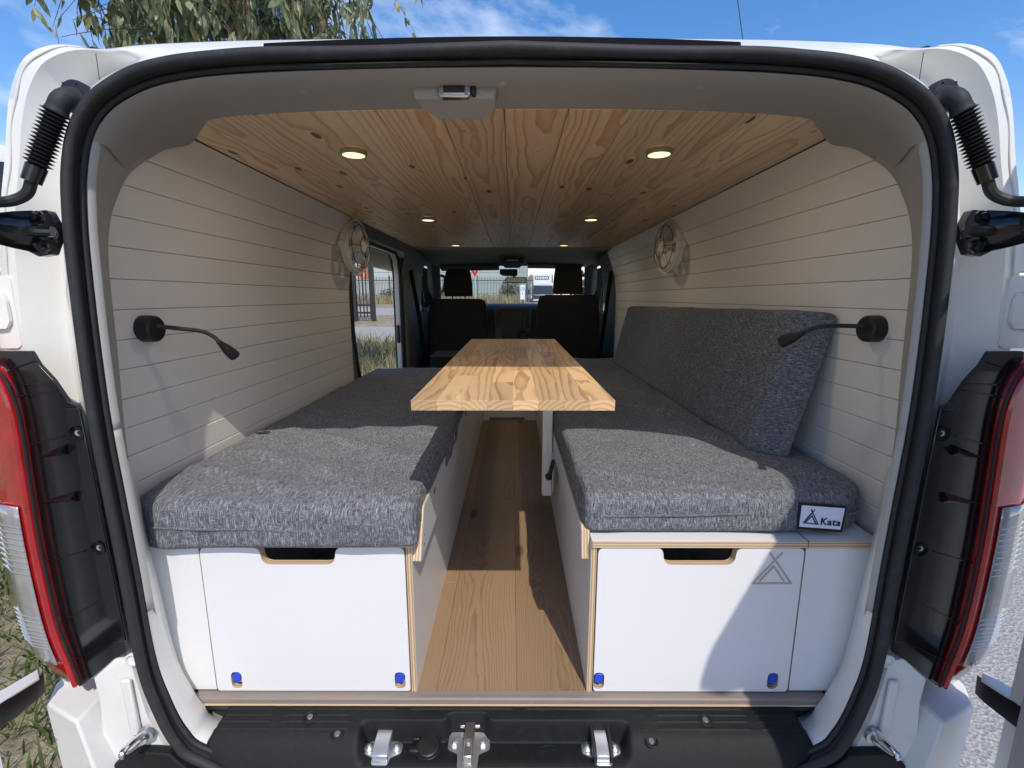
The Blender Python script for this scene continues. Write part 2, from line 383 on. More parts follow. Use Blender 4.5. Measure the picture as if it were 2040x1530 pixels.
def rpoly(pts, rad, seg=6):
    """polygon with rounded corners; rad number or list"""
    out = []; n = len(pts)
    for i in range(n):
        r = rad[i] if isinstance(rad,(list,tuple)) else rad
        p = Vector(pts[i]); a = (Vector(pts[i-1])-p); b_ = (Vector(pts[(i+1)%n])-p); la, lb = a.length, b_.length
        if r <= 0: out.append(tuple(p)); continue
        a.normalize(); b_.normalize(); ang = a.angle(b_); d = min(r/math.tan(ang/2), la*.49, lb*.49)
        p0 = p+a*d; p1 = p+b_*d
        for k in range(seg+1):
            t = k/seg; out.append(tuple((1-t)**2*p0+2*t*(1-t)*p+t*t*p1))
    return out
def plate(outline, holes, th, place, name, mats, parent=None, bevel=0, sharp=35):
    """flat plate from a 2-D outline with holes; place(u, v, w) puts it in the world, w in -th..0; faces: [0] flat sides, [1] edges"""
    cu = bpy.data.curves.new("t",'CURVE'); cu.dimensions = '2D'; cu.fill_mode = 'BOTH'; cu.extrude = th/2
    for loop in [outline]+list(holes):
        sp = cu.splines.new('POLY'); sp.points.add(len(loop)-1); sp.use_cyclic_u = True
        for q, p in zip(sp.points, loop): q.co = (p[0], p[1], 0, 1)
    ob = bpy.data.objects.new("t", cu); COL.objects.link(ob)
    dg = bpy.context.evaluated_depsgraph_get(); dg.update()
    me = bpy.data.meshes.new_from_object(ob.evaluated_get(dg)); bpy.data.objects.remove(ob); bpy.data.curves.remove(cu)
    mb = MB(); vs = [place(v.co.x, v.co.y, v.co.z-th/2) for v in me.vertices]
    flat_, edge = [], []
    for p in me.polygons: (flat_ if abs(p.normal.z) > .5 else edge).append(tuple(p.vertices))
    bpy.data.meshes.remove(me)
    k = len(mb.v); mb.add(vs, flat_, 0)
    for f in edge: mb.f.append(list(f)); mb.m.append(1 if isinstance(mats,(list,tuple)) and len(mats) > 1 else 0)
    return mb.build(name, mats, parent, bevel=bevel, sharp=sharp)
def text(body, size, loc, rot, name, m, parent, ext=.0006, bold=False, shear=0, sp=1.0):
    cu = bpy.data.curves.new(name,'FONT'); cu.body = body; cu.size = size; cu.extrude = ext; cu.align_x = 'LEFT'; cu.shear = shear; cu.space_character = sp
    if bold: cu.offset = size*.018
    cu.materials.append(MATS[m]); o = bpy.data.objects.new(name, cu); COL.objects.link(o)
    dg = bpy.context.evaluated_depsgraph_get(); dg.update(); me = bpy.data.meshes.new_from_object(o.evaluated_get(dg)); bpy.data.objects.remove(o)
    o = bpy.data.objects.new(name, me); COL.objects.link(o); setp(o, loc, parent); o.rotation_euler = rot
    return o

# ================================================================ THE VAN
van = thing("camper_van", (0, .8, GZ), "white panel van converted to a camper, rear doors open towards the viewer", "van")

# stations round the rear opening, left half, bottom centre -> top centre
S_ = [(0,-.99), (-.45,-.985), (-0.6232, -0.9205), (-0.6689, -0.8729), (-0.6965, -0.7884), (-0.7117, -0.6934), (-0.7158, -0.5038), (-0.7197, -0.3568),
      (-0.7234, -0.2187), (-0.7206, -0.0721), (-0.7135, 0.0728), (-0.7063, 0.1491), (-0.6972, 0.2008), (-0.6795, 0.2527), (-0.6510, 0.2935), (-0.6146, 0.3211),
      (-0.5658, 0.3436), (-0.5039, 0.3571), (-0.4282, 0.3639), (-0.3081, 0.3692), (-0.1586, 0.3726), (0,.3735)]
J_ = [(0,.9,-1.0), (-.45,.9,-1.0), (-.645,.888,-.93), (-.685,.892,-.885), (-.712,.903,-.868), (-.738,.903,-.82), (-.760,.903,-.69), (-.779,.905,-.51),
      (-.796,.925,-.305), (-.796,.938,-.115), (-.792,.944,.055), (-.782,.948,.135), (-.767,.958,.19), (-.749,.98,.243), (-.724,1.03,.293), (-.714,1.06,.312),
      (-.712,1.12,.338), (-.645,1.06,.350), (-.585,1.012,.353), (-.42,.982,.3535), (-.22,.972,.354), (0,.970,.354)]
B_ = [(0,.80,-1.05), (-.45,.80,-1.05), (-.80,.82,-1.05), (-.90,.85,-1.0), (-.93,.86,-.9), (-.94,.87,-.8), (-.945,.88,-.6), (-.945,.89,-.42),
      (-.945,.89,-.25), (-.945,.89,-.08), (-0.9304, 0.8900, 0.0836), (-0.8981, 0.8800, 0.1693), (-0.8777, 0.8800, 0.2363), (-0.8590, 0.8800, 0.3094), (-0.8408, 0.8800, 0.3584), (-0.8110, 0.8800, 0.3979),
      (-0.7586, 0.8800, 0.4147), (-0.6950, 0.8700, 0.4070), (-0.6065, 0.8700, 0.4152), (-0.4299, 0.8700, 0.4212), (-0.1787, 0.8700, 0.4235), (0,.87,.4235)]
NS = 169; NST = len(S_)-1
def half(pts): return spline([Vector(p) if len(p) == 3 else Vector((p[0], .775, p[1])) for p in pts], NS)
S = half(S_); J = half(J_); B = half(B_)
# in-plane normals pointing into the opening
NRM = []
for i in range(NS):
    t = S[min(i+1,NS-1)]-S[max(i-1,0)]; t.y = 0; t.normalize(); n = Vector((t.z, 0, -t.x))
    c = Vector((0, .775, -.3))-S[i]
    if n.dot(c) < 0: n = -n
    NRM.append(n)
NRM[-1] = Vector((0,0,-1)); NRM[0] = Vector((0,0,1))
def off(d, y): return [Vector((p.x, y, p.z))+n*d for p, n in zip(S, NRM)]
def off2(ds, dt, y): return [Vector((p.x, y, p.z))+n*(ds+(dt-ds)*sstep(13, 17, i/(NS-1)*NST)) for i, (p, n) in enumerate(zip(S, NRM))]
def ix(st): return int(round(st/NST*(NS-1)))
def full(h): return list(h)+[Vector((-p.x, p.y, p.z)) for p in reversed(h[:-1])]
def side(h, s): return [Vector((p.x*s, p.y, p.z)) for p in h]     # s=1 left, -1 right

# body frame round the opening: flange, groove, ridge, rounded corner, quarter panel
def mixl(a, b, t, dy=0, dn=0): return [lerp3(p, q, t)+Vector((0, dy, 0)) for p, q in zip(a, b)]
def lerp3(p, q, t): return p+(q-p)*t
fl0 = off(.003, .803); fl1 = off(-.003, .797)
def topf(i): return sstep(15.5, 18, i/(NS-1)*NST)
g1 = [lerp3(a, b, .18)+Vector((0, .004, 0)) for a, b in zip(fl1, B)]
g2 = [lerp3(a, b, .36)+Vector((0, .046*(1-topf(i)), 0)) for i, (a, b) in enumerate(zip(fl1, B))]
g3 = [lerp3(a, b, .58)+Vector((0, .050*(1-topf(i)), 0)) for i, (a, b) in enumerate(zip(fl1, B))]
g4 = [lerp3(a, b, .76)+Vector((0, -.010*(1-topf(i)), 0)) for i, (a, b) in enumerate(zip(fl1, B))]
g5 = [lerp3(a, b, .93)+Vector((0, -.018*(1-topf(i)), 0)) for i, (a, b) in enumerate(zip(fl1, B))]
def outw(i, p, d, dz):
    t = topf(i); return Vector((p.x-(1-t)*d, p.y, p.z+t*dz))
g7 = [outw(i, Vector((p.x, p.y+.02, p.z)), .008, .008) for i, p in enumerate(B)]
g8 = [outw(i, Vector((p.x, p.y+.09, p.z)), .018, .02) for i, p in enumerate(B)]
g9 = [outw(i, Vector((p.x, 1.30, p.z)), .022, .045) for i, p in enumerate(B)]
mb = MB(); mb.loft([full(l) for l in (fl0, fl1, g1, g2, g3, g4, g5, list(B), g7, g8, g9)])
frame = mb.build("rear_frame", "white_paint", van, sharp=50)
# roof skin with its ditch, continuing forward
mb = MB(); k = ix(11)
prof = full(g9)[k:len(full(g9))-k]
mb.loft([prof, [p+Vector((0, 1.3, .03)) for p in prof], [p+Vector((0, 2.7, .02)) for p in prof], [Vector((p.x*.97, 4.42, p.z-.05)) for p in prof]])
mb.build("roof_panel", "white_paint", van, sharp=50)
# dark gutter gaps between roof and side panels
for s in (1, -1):
    a = Vector((-0.6928, 0.8680, 0.4045)); a.x *= s
    mb = MB(); mb.tube([a+Vector((0, -.004, -.002)), a+Vector((-.006*s, .03, .006)), a+Vector((-.01*s, .5, .03))], [.007, .010, .010], 8)
    mb.build("gutter_seal", "rubber", van)
# joint line between side panel and roof on the rear corner
for s in (1, -1):
    mb = MB(); pts = [Vector((-0.6881, 0.8640, 0.4012)), Vector((-0.6656, 0.8360, 0.3685)), Vector((-0.6488, 0.8150, 0.3391))]
    mb.tube([Vector((p.x*s, p.y-.0005, p.z)) for p in pts], .0007, 6); mb.build("panel_joint", "cab_console", van)

# raised sealer line following the outer edge of each rear corner
for s in (1, -1):
    mb = MB(); ln = [lerp3(a, b_, .86+.012*math.sin(i*.45))+Vector((0, -.0150*(1-topf(i))-.0008, 0)) for i, (a, b_) in enumerate(zip(fl1, B))][ix(9.4):ix(16.6)]
    mb.tube([Vector((p.x*s, p.y, p.z)) for p in ln], .0016, 6); mb.build("sealer_bead", "white_plastic", van)
# black closing strip along the roof edge above the opening
mb = MB(); P0 = []; P1 = []
for i in range(33):
    t = i/32; x = -.383+t*.745; z = .3985-.010*(x/.4)**2
    for L, y, dz in ((P0, .815, 0), (P1, .872, .0265)): L.append((x, y, z+dz))
lo = [(x, y-.006, z-.016) for x, y, z in P0]
mb.loft([lo, P0, P1, [(x, y+.02, z-.03) for x, y, z in P1], lo], cu=False)
mb.build("roof_edge_strip", "matte_black", van, solid=.003)

# rubber door seal: bulb, web and inner lip
wob = lambda i: .0025*math.sin(i*.23)*sstep(17.5, 19, i/(NS-1)*NST)
bulb = [Vector((p.x, .781, p.z+wob(i))) for i, p in enumerate(off2(.0050, .0065, .781))]
lip = [Vector((p.x, .803, p.z+wob(i)*.6)) for i, p in enumerate(off2(.0085, .0150, .803))]
mb = MB(); mb.tube(full(bulb)[:-1], .0082, 14, closed=True); seal = mb.build("door_seal", "rubber_soft", van, sharp=80)
mb = MB(); mb.tube(full(lip)[:-1], .0046, 10, closed=True); mb.build("seal_lip", "rubber_soft", seal, sharp=80)
mb = MB(); mb.loft([full(off(-.0015, .789)), full(off2(.0045, .0075, .792)), full(off2(.0070, .0130, .804)), full(off2(.0085, .0165, .814))]); mb.build("seal_web", "rubber", seal)

# interior trims behind the seal
L0 = off2(.0095, .0175, .811); L1 = off2(.0095, .0195, .826)
def seg(h, a, b): return h[ix(a):ix(b)+1]
# painted lower corners
for s in (1, -1):
    ls = [seg(L0, 1.2, 7.5), seg(L1, 1.2, 7.5), [lerp3(a, b, .55)+Vector((.004, .012, 0)) for a, b in zip(seg(L1, 1.2, 7.5), seg(J, 1.2, 7.5))], seg(J, 1.2, 7.5), [p+Vector((-.02, .03, -.005)) for p in seg(J, 1.2, 7.5)]]
    mb = MB(); mb.loft([side(l, s) for l in ls]); mb.build("sill_corner", "white_paint", van, sharp=50)
    # pillar trim in two lengths with a joint between them
    for a, b_ in ((5.55, 7.86), (7.90, 13.6)):
        l0 = [p+Vector((.002, -.002, 0)) for p in seg(L0, a, b_)]; l1 = [p+Vector((.003, -.003, 0)) for p in seg(L1, a, b_)]; jj = [p+Vector((.003, -.002, 0)) for p in seg(J, a, b_)]
        ls = [l0, l1, [lerp3(p, q, .62)+Vector((.002, -.012, 0)) for p, q in zip(l1, jj)], [lerp3(p, q, .76)+Vector((.002, -.008, 0)) for p, q in zip(l1, jj)], jj, [p+Vector((-.03, .02, 0)) for p in jj]]
        mb = MB(); mb.loft([side(l, s) for l in ls]); mb.build("pillar_trim", "trim_light", van, sharp=30, solid=.003)
# grey header moulding
a = 13.02
l0 = seg(L0, a, NST); l1 = seg(L1, a, NST); jj = [p+Vector((0, 0, -.002)) for p in seg(J, a, NST)]
nn = seg(NRM, a, NST)
ls = [l0, [p+n*.003+Vector((0,-.003,0)) for p, n in zip(l0, nn)], [p+n*.008+Vector((0, .004, 0)) for p, n in zip(l1, nn)], [lerp3(p, q, .25)+n*.007 for p, q, n in zip(l1, jj, nn)], [lerp3(p, q, .7)+n*.003 for p, q, n in zip(l1, jj, nn)], jj, [p+Vector((0, .012, .03)) for p in jj]]
mb = MB(); mb.loft([full(l) for l in ls]); head = mb.build("header_moulding", "trim_grey", van, sharp=40)
# end caps of the moulding (its lower tips)
for s in (1, -1):
    pts = [l[0] for l in ls[:-1]]; mb = MB(); c = sum(pts, Vector())/len(pts)+Vector((-.03, .04, .02))
    vs = [Vector((p.x*s, p.y, p.z)) for p in pts]+[Vector((c.x*s, c.y, c.z))]
    mb.add(vs, [(i, i+1, len(vs)-1) for i in range(len(vs)-2)]); mb.build("moulding_tip", "trim_grey", head)
# trim plugs on the header
for c, ax in (((-0.3472, 0.8713, 0.3440), (0,0,-1)), ((0.3193, 0.8559, 0.3440), (0,0,-1)), ((-0.0096, 0.8477, 0.3460), (0,0,-1))):
    mb = MB(); mb.lathe([(.0, .004), (.007, .0035), (.0098, .0015), (.0105, -.004)], c, ax, 20); mb.build("trim_plug", "trim_grey", head)

# latch housing under the header, offset to the left of centre, with its chromed catch
lat = MB()
top = [(-.166,.862,.3535), (-.018,.862,.3535), (-.018,.900,.353), (-.046,.955,.353), (-.128,.955,.353), (-.160,.900,.353)]
bot = [(-.160,.865,.331), (-.024,.865,.331), (-.024,.884,.323), (-.050,.926,.319), (-.128,.926,.319), (-.152,.884,.323)]
lat.hexa(top, bot)
house = lat.build("latch_housing", "trim_grey", van, bevel=.002)
mb = MB()
cx = -.0905
mb.hexa(rpolyz := [(cx+q[0], .855, .3435+q[1]) for q in rpoly([(-.028,-.014),(.026,-.014),(.026,.012),(-.028,.012)], .007, 4)], [(p[0], .872, p[2]) for p in rpolyz])
mb.build("catch_frame", "chrome", house, bevel=.002)
mb = MB(); q2 = [(cx+q[0], .8535, .3425+q[1]) for q in rpoly([(-.019,-.008),(.017,-.008),(.017,.007),(-.019,.007)], .004, 4)]
mb.hexa(q2, [(p[0], .857, p[2]) for p in q2]); mb.build("catch_opening", "black_plastic", house)
mb = MB(); mb.box(cx+.027, cx+.035, .8555, .872, .332, .3535); mb.build("catch_recess", "black_plastic", house, bevel=.003)
mb = MB(); mb.box(cx-.019, cx+.016, .8515, .855, .3330, .3355); mb.build("catch_bar", "chrome", house, bevel=.001)

# ---------------------------------------------------------------- side linings: horizontal white boards
def prof_x(z):
    return .800 if z < .02 else .800-.012*((z-.02)/.10) if z < .12 else .788-.073*((z-.12)/.232)**1.25
ZS = [-.575, -.515, -.453, -.3915, -.330, -.270, -.209, -.148, -.087, -.0256, .0365, .100, .159, .219, .275, .351]
def lining(s, y0, y1, name):
    root = MB(); 
    # backing sheet
    zz = ZS
    root.loft([[(s*(prof_x(z)+.011), y, z) for z in zz] for y in (y0-.002, y1)])
    bk = root.build(name, "cab_grey", van, flat=True)
    for a, b_ in zip(zz[:-1], zz[1:]):
        e = .0006; y0b = .905 if a < .15 else .925 if a < .2 else .965 if a < .26 else 1.0
        mb = MB(); pa = [(s*prof_x(a+e), a+e), (s*prof_x(b_-e), b_-e), (s*(prof_x(b_)+.010), b_-e), (s*(prof_x(a)+.010), a+e)]
        jit = random.uniform(-.0006, .0006)
        mb.hexa([(x+s*jit, y0b, z) for x, z in pa], [(x+s*jit, y1+random.uniform(-.001, .001), z) for x, z in pa])
        o = mb.build("board", "board_white", bk, bevel=.0016, seg=2)
    return bk
lining(-1, .952, 2.335, "side_lining"); lining(1, .955, 3.66, "side_lining")

# ---------------------------------------------------------------- ceiling: pine boards running forward
def near_y(x):
    ax = abs(x)
    return .967+.05*(ax/.6)**2.6 if ax < .60 else 1.017+.15*(1-math.sqrt(max(0, 1-((ax-.60)/.113)**2)))
mb = MB(); mb.box(-.712, .712, 1.25, 3.48, .3635, .372); ceil_ = mb.build("ceiling_lining", "cab_grey", van)
seams = [-.713]+[-.010+.1235*k for k in range(-5, 6)]+[.713]
for a, b_ in zip(seams[:-1], seams[1:]):
    xs = [a+.0007+(b_-a-.0014)*i/6 for i in range(7)]
    lo = [(x, near_y(x), .3508) for x in xs]+[(xs[-1], 3.475, .3508), (xs[0], 3.475, .3508)]
    mb = MB(); mb.hexa(lo, [(x, y, .363) for x, y, z in lo]); mb.build("board", "ceiling_pine", ceil_, bevel=.0022, seg=2, sharp=30)

# ---------------------------------------------------------------- floor: wood-look vinyl planks and nosing
mb = MB(); mb.box(-.79, .79, .885, 3.45, -.90, -.8755); flo = mb.build("vinyl_floor", "cab_console", van)
for k, (x0, x1) in enumerate(((-.345, -.165), (-.165, .015), (.015, .195), (.195, .375))):
    cuts = [.886]+[[1.31, 2.55], [1.92, 3.1], [1.245, 2.46], [1.6, 2.8]][k]+[3.44]
    for a, b_ in zip(cuts[:-1], cuts[1:]):
        mb = MB(); mb.box(x0+.0003, x1-.0003, a+.0003, b_-.0003, -.8755, -.870); mb.build("plank", "floor_oak", flo, bevel=.0006, seg=1)
mb = MB(); pts = [(.8825,-.8815), (.8825,-.872), (.885,-.8685), (.892,-.8685), (.8925,-.8695), (.905,-.8685), (.905,-.8815)]
mb.hexa([(-.70, y, z) for y, z in pts], [(.70, y, z) for y, z in pts]); nos = mb.build("floor_nosing", "sill_brown", van, bevel=.0008)
mb = MB(); mb.box(-.695, .695, .8795, .8822, -.8845, -.8815); mb.build("nosing_edge", "ply_z", nos)

# ---------------------------------------------------------------- black rear step with recess, grooves and hardware
def in_recess(x, y):
    # soft-edged recess towards the viewer, with a raised bay for the centre latch
    yb = .849 if not (-.142 < x < -.038) else .849+.018*min(1, sstep(-.142, -.122, x)*sstep(.038, .058, -x))
    e = sstep(-.318, -.296, x)*(1-sstep(.232, .254, x))
    return e*(1-sstep(yb-.014, yb, y))
def step_z(x, y):
    z = -.8845-.012*sstep(.87, .80, y)
    z -= .085*sstep(.838, .745, y)**1.5 if y < .838 else 0
    z0 = z
    r = in_recess(x, y)
    if r > 0: zr = -.932-.02*sstep(.80, .74, y); z = z+(min(z, zr)-z)*r
    # thin pressed lines
    if r < .02 and y > .826:
        for gy in (.872, .858, .845, .831):
            if gy < .862 and -.34 < x < .28: continue
            d = abs(y-gy)
            gap = min(abs(x-q) for q in (-.50, -.235, .02, .30, .52))
            if d < .0019 and gap > .012: z += .0022*(1-d/.0019)
    ex = .636+.012*sstep(.86, .78, y)
    z -= .05*sstep(ex-.03, ex+.002, abs(x))**2.2
    return z
mb = MB(); nx, ny = 260, 170; loops = []
for j in range(ny+1):
    y = .8822-(.8822-.725)*j/ny
    loops.append([(x, y, step_z(x, y)) for x in [-.648+1.296*i/nx for i in range(nx+1)]])
loops.append([(p[0], p[1], -1.02) for p in loops[-1]])
mb.loft(loops); step = mb.build("rear_step", "step_black", van, sharp=60)
def screw(x, y, nm="screw"):
    z = step_z(x, y); mb = MB(); mb.lathe([(.0135, -.001), (.0145, .0015), (.012, .003), (.0095, .0005)], (x, y, z), (0, -.15, 1), 20); h = mb.build("screw_cup", "step_black", step)
    mb = MB(); mb.lathe([(.0, .0006), (.0022, .0008), (.0026, .0016), (.0050, .0016), (.0062, .0004), (.0064, -.002)], (x, y, z+.0012), (0, -.15, 1), 16); mb.build("screw", "screw_steel", step)
for p in ((-0.4283, 0.8533, -0.8920), (-0.3588, 0.8222, -0.8950), (0.4178, 0.8485, -0.8920), (0.2928, 0.8132, -0.8950)): screw(p[0], p[1])

# hardware standing in the recess
def striker(cx, cy, z, dark=False):
    out_ = [(cx+x, cy+y) for x, y in rpoly([(-.016,-.034),(.018,-.034),(.020,-.018),(.040,-.008),(.040,.010),(.018,.022),(.016,.032),(-.014,.032),(-.018,.022),(-.040,.010),(-.040,-.008),(-.018,-.018)], .007, 4)]
    pl = plate(out_, [], .003, lambda u, v, w: (u, v, z+.003+w), "striker_plate", "zinc", step, bevel=.0008)
    mb = MB(); pr = [(-.028, 0), (-.026, .012), (-.006, .021), (.026, .023), (.030, .016), (.030, 0)]
    wv_ = .0135 if dark else .016
    mb.hexa([(cx-wv_, cy+y, z+.003+h) for y, h in pr], [(cx+wv_, cy+y, z+.003+h) for y, h in pr]); mb.build("striker_ramp", "zinc", pl, bevel=.0015)
    for s in (-1, 1):
        mb = MB(); mb.lathe([(.0, .009), (.004, .0085), (.0055, .006), (.0095, .0045), (.0105, .003), (.0105, .0)], (cx+s*.0285, cy+.001, z+.003), (0, 0, 1), 14); mb.build("bolt", "zinc", pl, sharp=50)
        if dark:
            mb = MB(); pr2 = [(-.030, 0), (-.028, .014), (.0, .028), (.032, .032), (.036, .024), (.034, 0)]
            mb.hexa([(cx+s*.0145, cy+y, z+.003+h) for y, h in pr2], [(cx+s*.0205, cy+y, z+.003+h) for y, h in pr2]); mb.build("striker_cheek", "black_plastic", pl, bevel=.001)
    return pl
p = (-0.2648, 0.8247, -0.9440); striker(p[0], .820, -.9325)
p = (0.1910, 0.8247, -0.9440); striker(p[0], .820, -.9325, True)
p = (-0.0855, 0.8415, -0.9440)
out_ = [(p[0]+x, .832+y) for x, y in rpoly([(-.020,-.055),(.020,-.055),(.022,-.022),(.044,-.012),(.044,.018),(.030,.038),(-.028,.040),(-.044,.020),(-.044,-.012),(-.022,-.022)], .008, 4)]
pl = plate(out_, [], .003, lambda u, v, w: (u, v, -.9295+w+.25*max(0, v-.845)), "latch_plate", "zinc", step, bevel=.0008)
mb = MB(); pr = [(-.045, .0), (-.040, .014), (.0, .022), (.046, .024), (.048, .010), (.03, .0)]
mb.hexa([(p[0]-.009-.004*max(0, y/.046), .832+y, -.9295+h) for y, h in pr], [(p[0]+.009+.004*max(0, y/.046), .832+y, -.9295+h) for y, h in pr]); mb.build("latch_hook", "nickel", pl, bevel=.002)
for s in (-1, 1):
    mb = MB(); mb.lathe([(.0, .011), (.0048, .0105), (.0058, .007), (.0085, .0045), (.0088, .0)], (p[0]+s*.030, .832, -.9295), (0, 0, 1), 6); mb.build("bolt", "zinc", pl, sharp=30)
    mb = MB(); mb.box(p[0]+s*.014-.008, p[0]+s*.014+.008, .858, .868, -.928, -.912); mb.build("latch_lug", "zinc", pl, bevel=.002)
mb = MB(); mb.lathe([(.0, .024), (.005, .024), (.0062, .022), (.0064, .018)], (p[0], .818, -.9295), (0, 0, 1), 16); mb.build("pivot_pin", "zinc", pl)
p = (-0.1702, 0.8280, -0.9440)
mb = MB(); mb.lathe([(.0, .012), (.021, .0118), (.0235, .010), (.0245, .004), (.026, .003), (.0265, .0)], (p[0], .824, -.932), (0, -.15, 1), 28); soc = mb.build("socket_cap", "black_plastic", step)
mb = MB(); mb.box(p[0]-.036, p[0]-.020, .832, .842, -.932, -.918); mb.box(p[0]-.038, p[0]-.018, .808, .816, -.932, -.921); mb.build("cap_hinge", "black_plastic", soc, bevel=.002)
mb = MB(); q = (0.0826, 0.8313, -0.9440); mb.tube([(q[0]-.022+.044*i/8, .823+.006*math.sin(math.pi*i/8), -.931) for i in range(9)], .0018, 6); mb.build("step_slot", "gloss_black", step)
# under the step
mb = MB(); mb.box(-.70, .70, .70, .80, -1.12, -1.0); mb.build("bumper_centre", "step_black", van, bevel=.02)
# ---------------------------------------------------------------- rear corners: black inner panels, tail lights, bumper corners, hinges, cable boots
for s in (1, -1):
    sd = "left" if s == 1 else "right"
    def X(p): return (p[0]*s, p[1], p[2])
    # black inner panel that the closed door covers
    ol = [(-0.7482, -0.1856), (-0.7459, -0.3007), (-0.7434, -0.4278), (-0.7392, -0.5516), (-0.7351, -0.6709), (-0.7685, -0.6910), (-0.8454, -0.7568), (-0.8575, -0.7408), (-0.8748, -0.6269), (-0.8793, -0.4684), (-0.8744, -0.3198), (-0.8707, -0.2074), (-0.8832, -0.1373), (-0.8930, -0.0917), (-0.8221, -0.0909), (-0.8109, -0.1144), (-0.7878, -0.1408), (-0.7649, -0.1802)]
    ol = rpoly(ol, .006, 3)
    pan = plate(ol, [], .008, lambda u, v, w: X((u, .783+.13*(abs(u)-.72)-w, v)), "corner_panel", "gloss_black", van, bevel=.0025)
    yp = lambda x: .782+.13*(abs(x)-.72)
    # raised band beside the seal with its two sockets
    bd = [(-0.7397, -0.1887), (-0.7354, -0.3016), (-0.7331, -0.4225), (-0.7299, -0.5447), (-0.7273, -0.6407), (-0.7493, -0.6461), (-0.7610, -0.5447), (-0.7634, -0.4225), (-0.7694, -0.3492), (-0.7621, -0.3329), (-0.7589, -0.2504), (-0.7699, -0.2321), (-0.7676, -0.1887)]
    plate(bd, [], .005, lambda u, v, w: X((u, yp(u)-.0045-w, v)), "panel_band", "gloss_black", pan, bevel=.0015)
    for c in ((-0.7504, -0.2324), (-0.7478, -0.4496)):
        mb = MB(); o_ = X((c[0], yp(c[0])-.006, c[1]))
        mb.lathe([(.0125, -.002), (.0120, .0), (.0105, .004), (.0085, .0045)], o_, (0, 1, 0), 22); k_ = mb.build("socket_rim", "gloss_black", pan)
        mb = MB(); mb.lathe([(.0, .002), (.005, .001), (.0055, .004), (.0085, .0042)], o_, (0, 1, 0), 16); mb.build("socket_screw", "zinc", pan)
    # pressed ribs across the panel
    for a, b_ in (((-0.9219, -0.5096), (-0.7834, -0.4613)), ((-0.8657, -0.6192), (-0.7798, -0.5665)), ((-0.8684, -0.1730), (-0.7821, -0.1578)), ((-0.8538, -0.2592), (-0.7842, -0.2406)), ((-0.8739, -0.7101), (-0.7802, -0.6598)), ((-0.8570, -0.1197), (-0.8148, -0.1074)), ((-0.8507, -0.1497), (-0.7837, -0.1471))):
        mb = MB(); pts = []
        for t in (0, .25, .5, .75, 1):
            x = a[0]+(b_[0]-a[0])*t; z = a[1]+(b_[1]-a[1])*t; pts.append(X((x, yp(x)-.0005, z)))
        mb.tube(pts, .0014, 6); mb.build("panel_rib", "gloss_black", pan)
    for a, b_ in (((-0.8530, -0.2836), (-0.7832, -0.2555)), ((-0.8631, -0.3712), (-0.7803, -0.3439))):
        mb = MB(); aa = Vector((a[0], yp(a[0])-.001, a[1])); bb = Vector((b_[0], yp(b_[0])-.001, b_[1])); 
        mb.add([X(aa), X(bb), X(bb+Vector((0, -.012, -.010))), X(bb+Vector((0, .0, -.020)))], [(0,1,2), (0,2,3), (1,3,2)]); mb.build("panel_gusset", "gloss_black", pan, flat=True)

    # tail light wrapping round the corner
    inn = [(-.900,-.105), (-0.8721, -0.1379), (-0.8592, -0.2043), (-0.8629, -0.3150), (-0.8678, -0.4614), (-0.8635, -0.6175), (-0.8510, -0.6995), (-0.8428, -0.7477)]
    outx = [-.955, -.972, -.978, -.980, -.982, -.978, -.955, -.880]
    inn = spline([(x, 0, z) for x, z in inn], 40); ox = [p.x for p in spline([(x, 0, 0) for x in outx], 40)]
    def section(i, d=0.0):
        xi, z = inn[i].x, inn[i].z; xo = min(ox[i], xi-.012)
        drop = .018*sstep(24, 39, i)
        w_ = xi-xo
        return [Vector(q) for q in ((xi, .812, z), (xi-.001, .792-d, z), (xi-.008, .784-d, z), (xi-.17*w_, .787-d, z-.2*drop), (xi-.55*w_, .798-d, z-.6*drop), (xo+.008-d*.5, .824-d*.8, z-drop), (xo-d, .846, z-drop), (xo-.004-d, .90, z-drop), (xo+.002-d, .985, z-drop))]
    mb = MB(); mb.loft([[X(p) for p in section(i)] for i in range(40)])
    k_ = [X(p) for p in section(39)]; mb.add(k_, [tuple(range(len(k_)))]); k_ = [X(p) for p in section(0)]; mb.add(k_, [tuple(range(len(k_)))])
    tail = mb.build("tail_light", "red_lens", van, sharp=50)
    # clear lower lens with ribs
    i0, i1 = 19, 33
    def cl(i, d): 
        q = section(i, d); cut = 3 if i > i0+1 else 4
        if i >= i1-1: q = q
        return q[3:]
    mb = MB(); mb.loft([[X(p) for p in cl(i, .0035)] for i in range(i0, i1+1)]); lens = mb.build("clear_lens", "clear_lens", tail, sharp=60, solid=.002)
    for g0, n_ in ((i0+1.5, 9), (i0+8.0, 9)):
        for k in range(n_):
            f = g0+k*.42; i = int(f); t = f-i
            path = [X(lerp3(p, q, t)) for p, q in zip(cl(i, .0045), cl(i+1, .0045))][:4]
            mb = MB(); mb.tube([Vector(p) for p in path], .0013, 6); mb.build("lens_rib", "clear_lens", lens)
    # dark gasket along the lens
    mb = MB(); mb.tube([X((p.x+.0035, .789, p.z)) for p in inn[1:]], .0026, 6); mb.build("lens_gasket", "rubber", tail)

    # bumper corner
    T = [(-0.9142, 0.7880, -0.7900), (-0.8183, 0.7483, -0.7900), (-0.8191, 0.8201, -0.7900), (-0.8505, 0.8351, -0.7900), (-0.9291, 0.8402, -0.7900)]
    T = [(-.955,.90,-.79), (-.945,.84,-.79)]+T[:3]+[(T[3][0], .86, -.785), (-.90,.90,-.785)]
    Bm = [(p[0]*.985+(-.01), p[1]+.01, -1.16) for p in T]
    Bm[3] = (T[3][0]+.06, T[3][1]-.005, -1.16); Bm[4] = (T[4][0]+.11, T[4][1]-.01, -1.16)
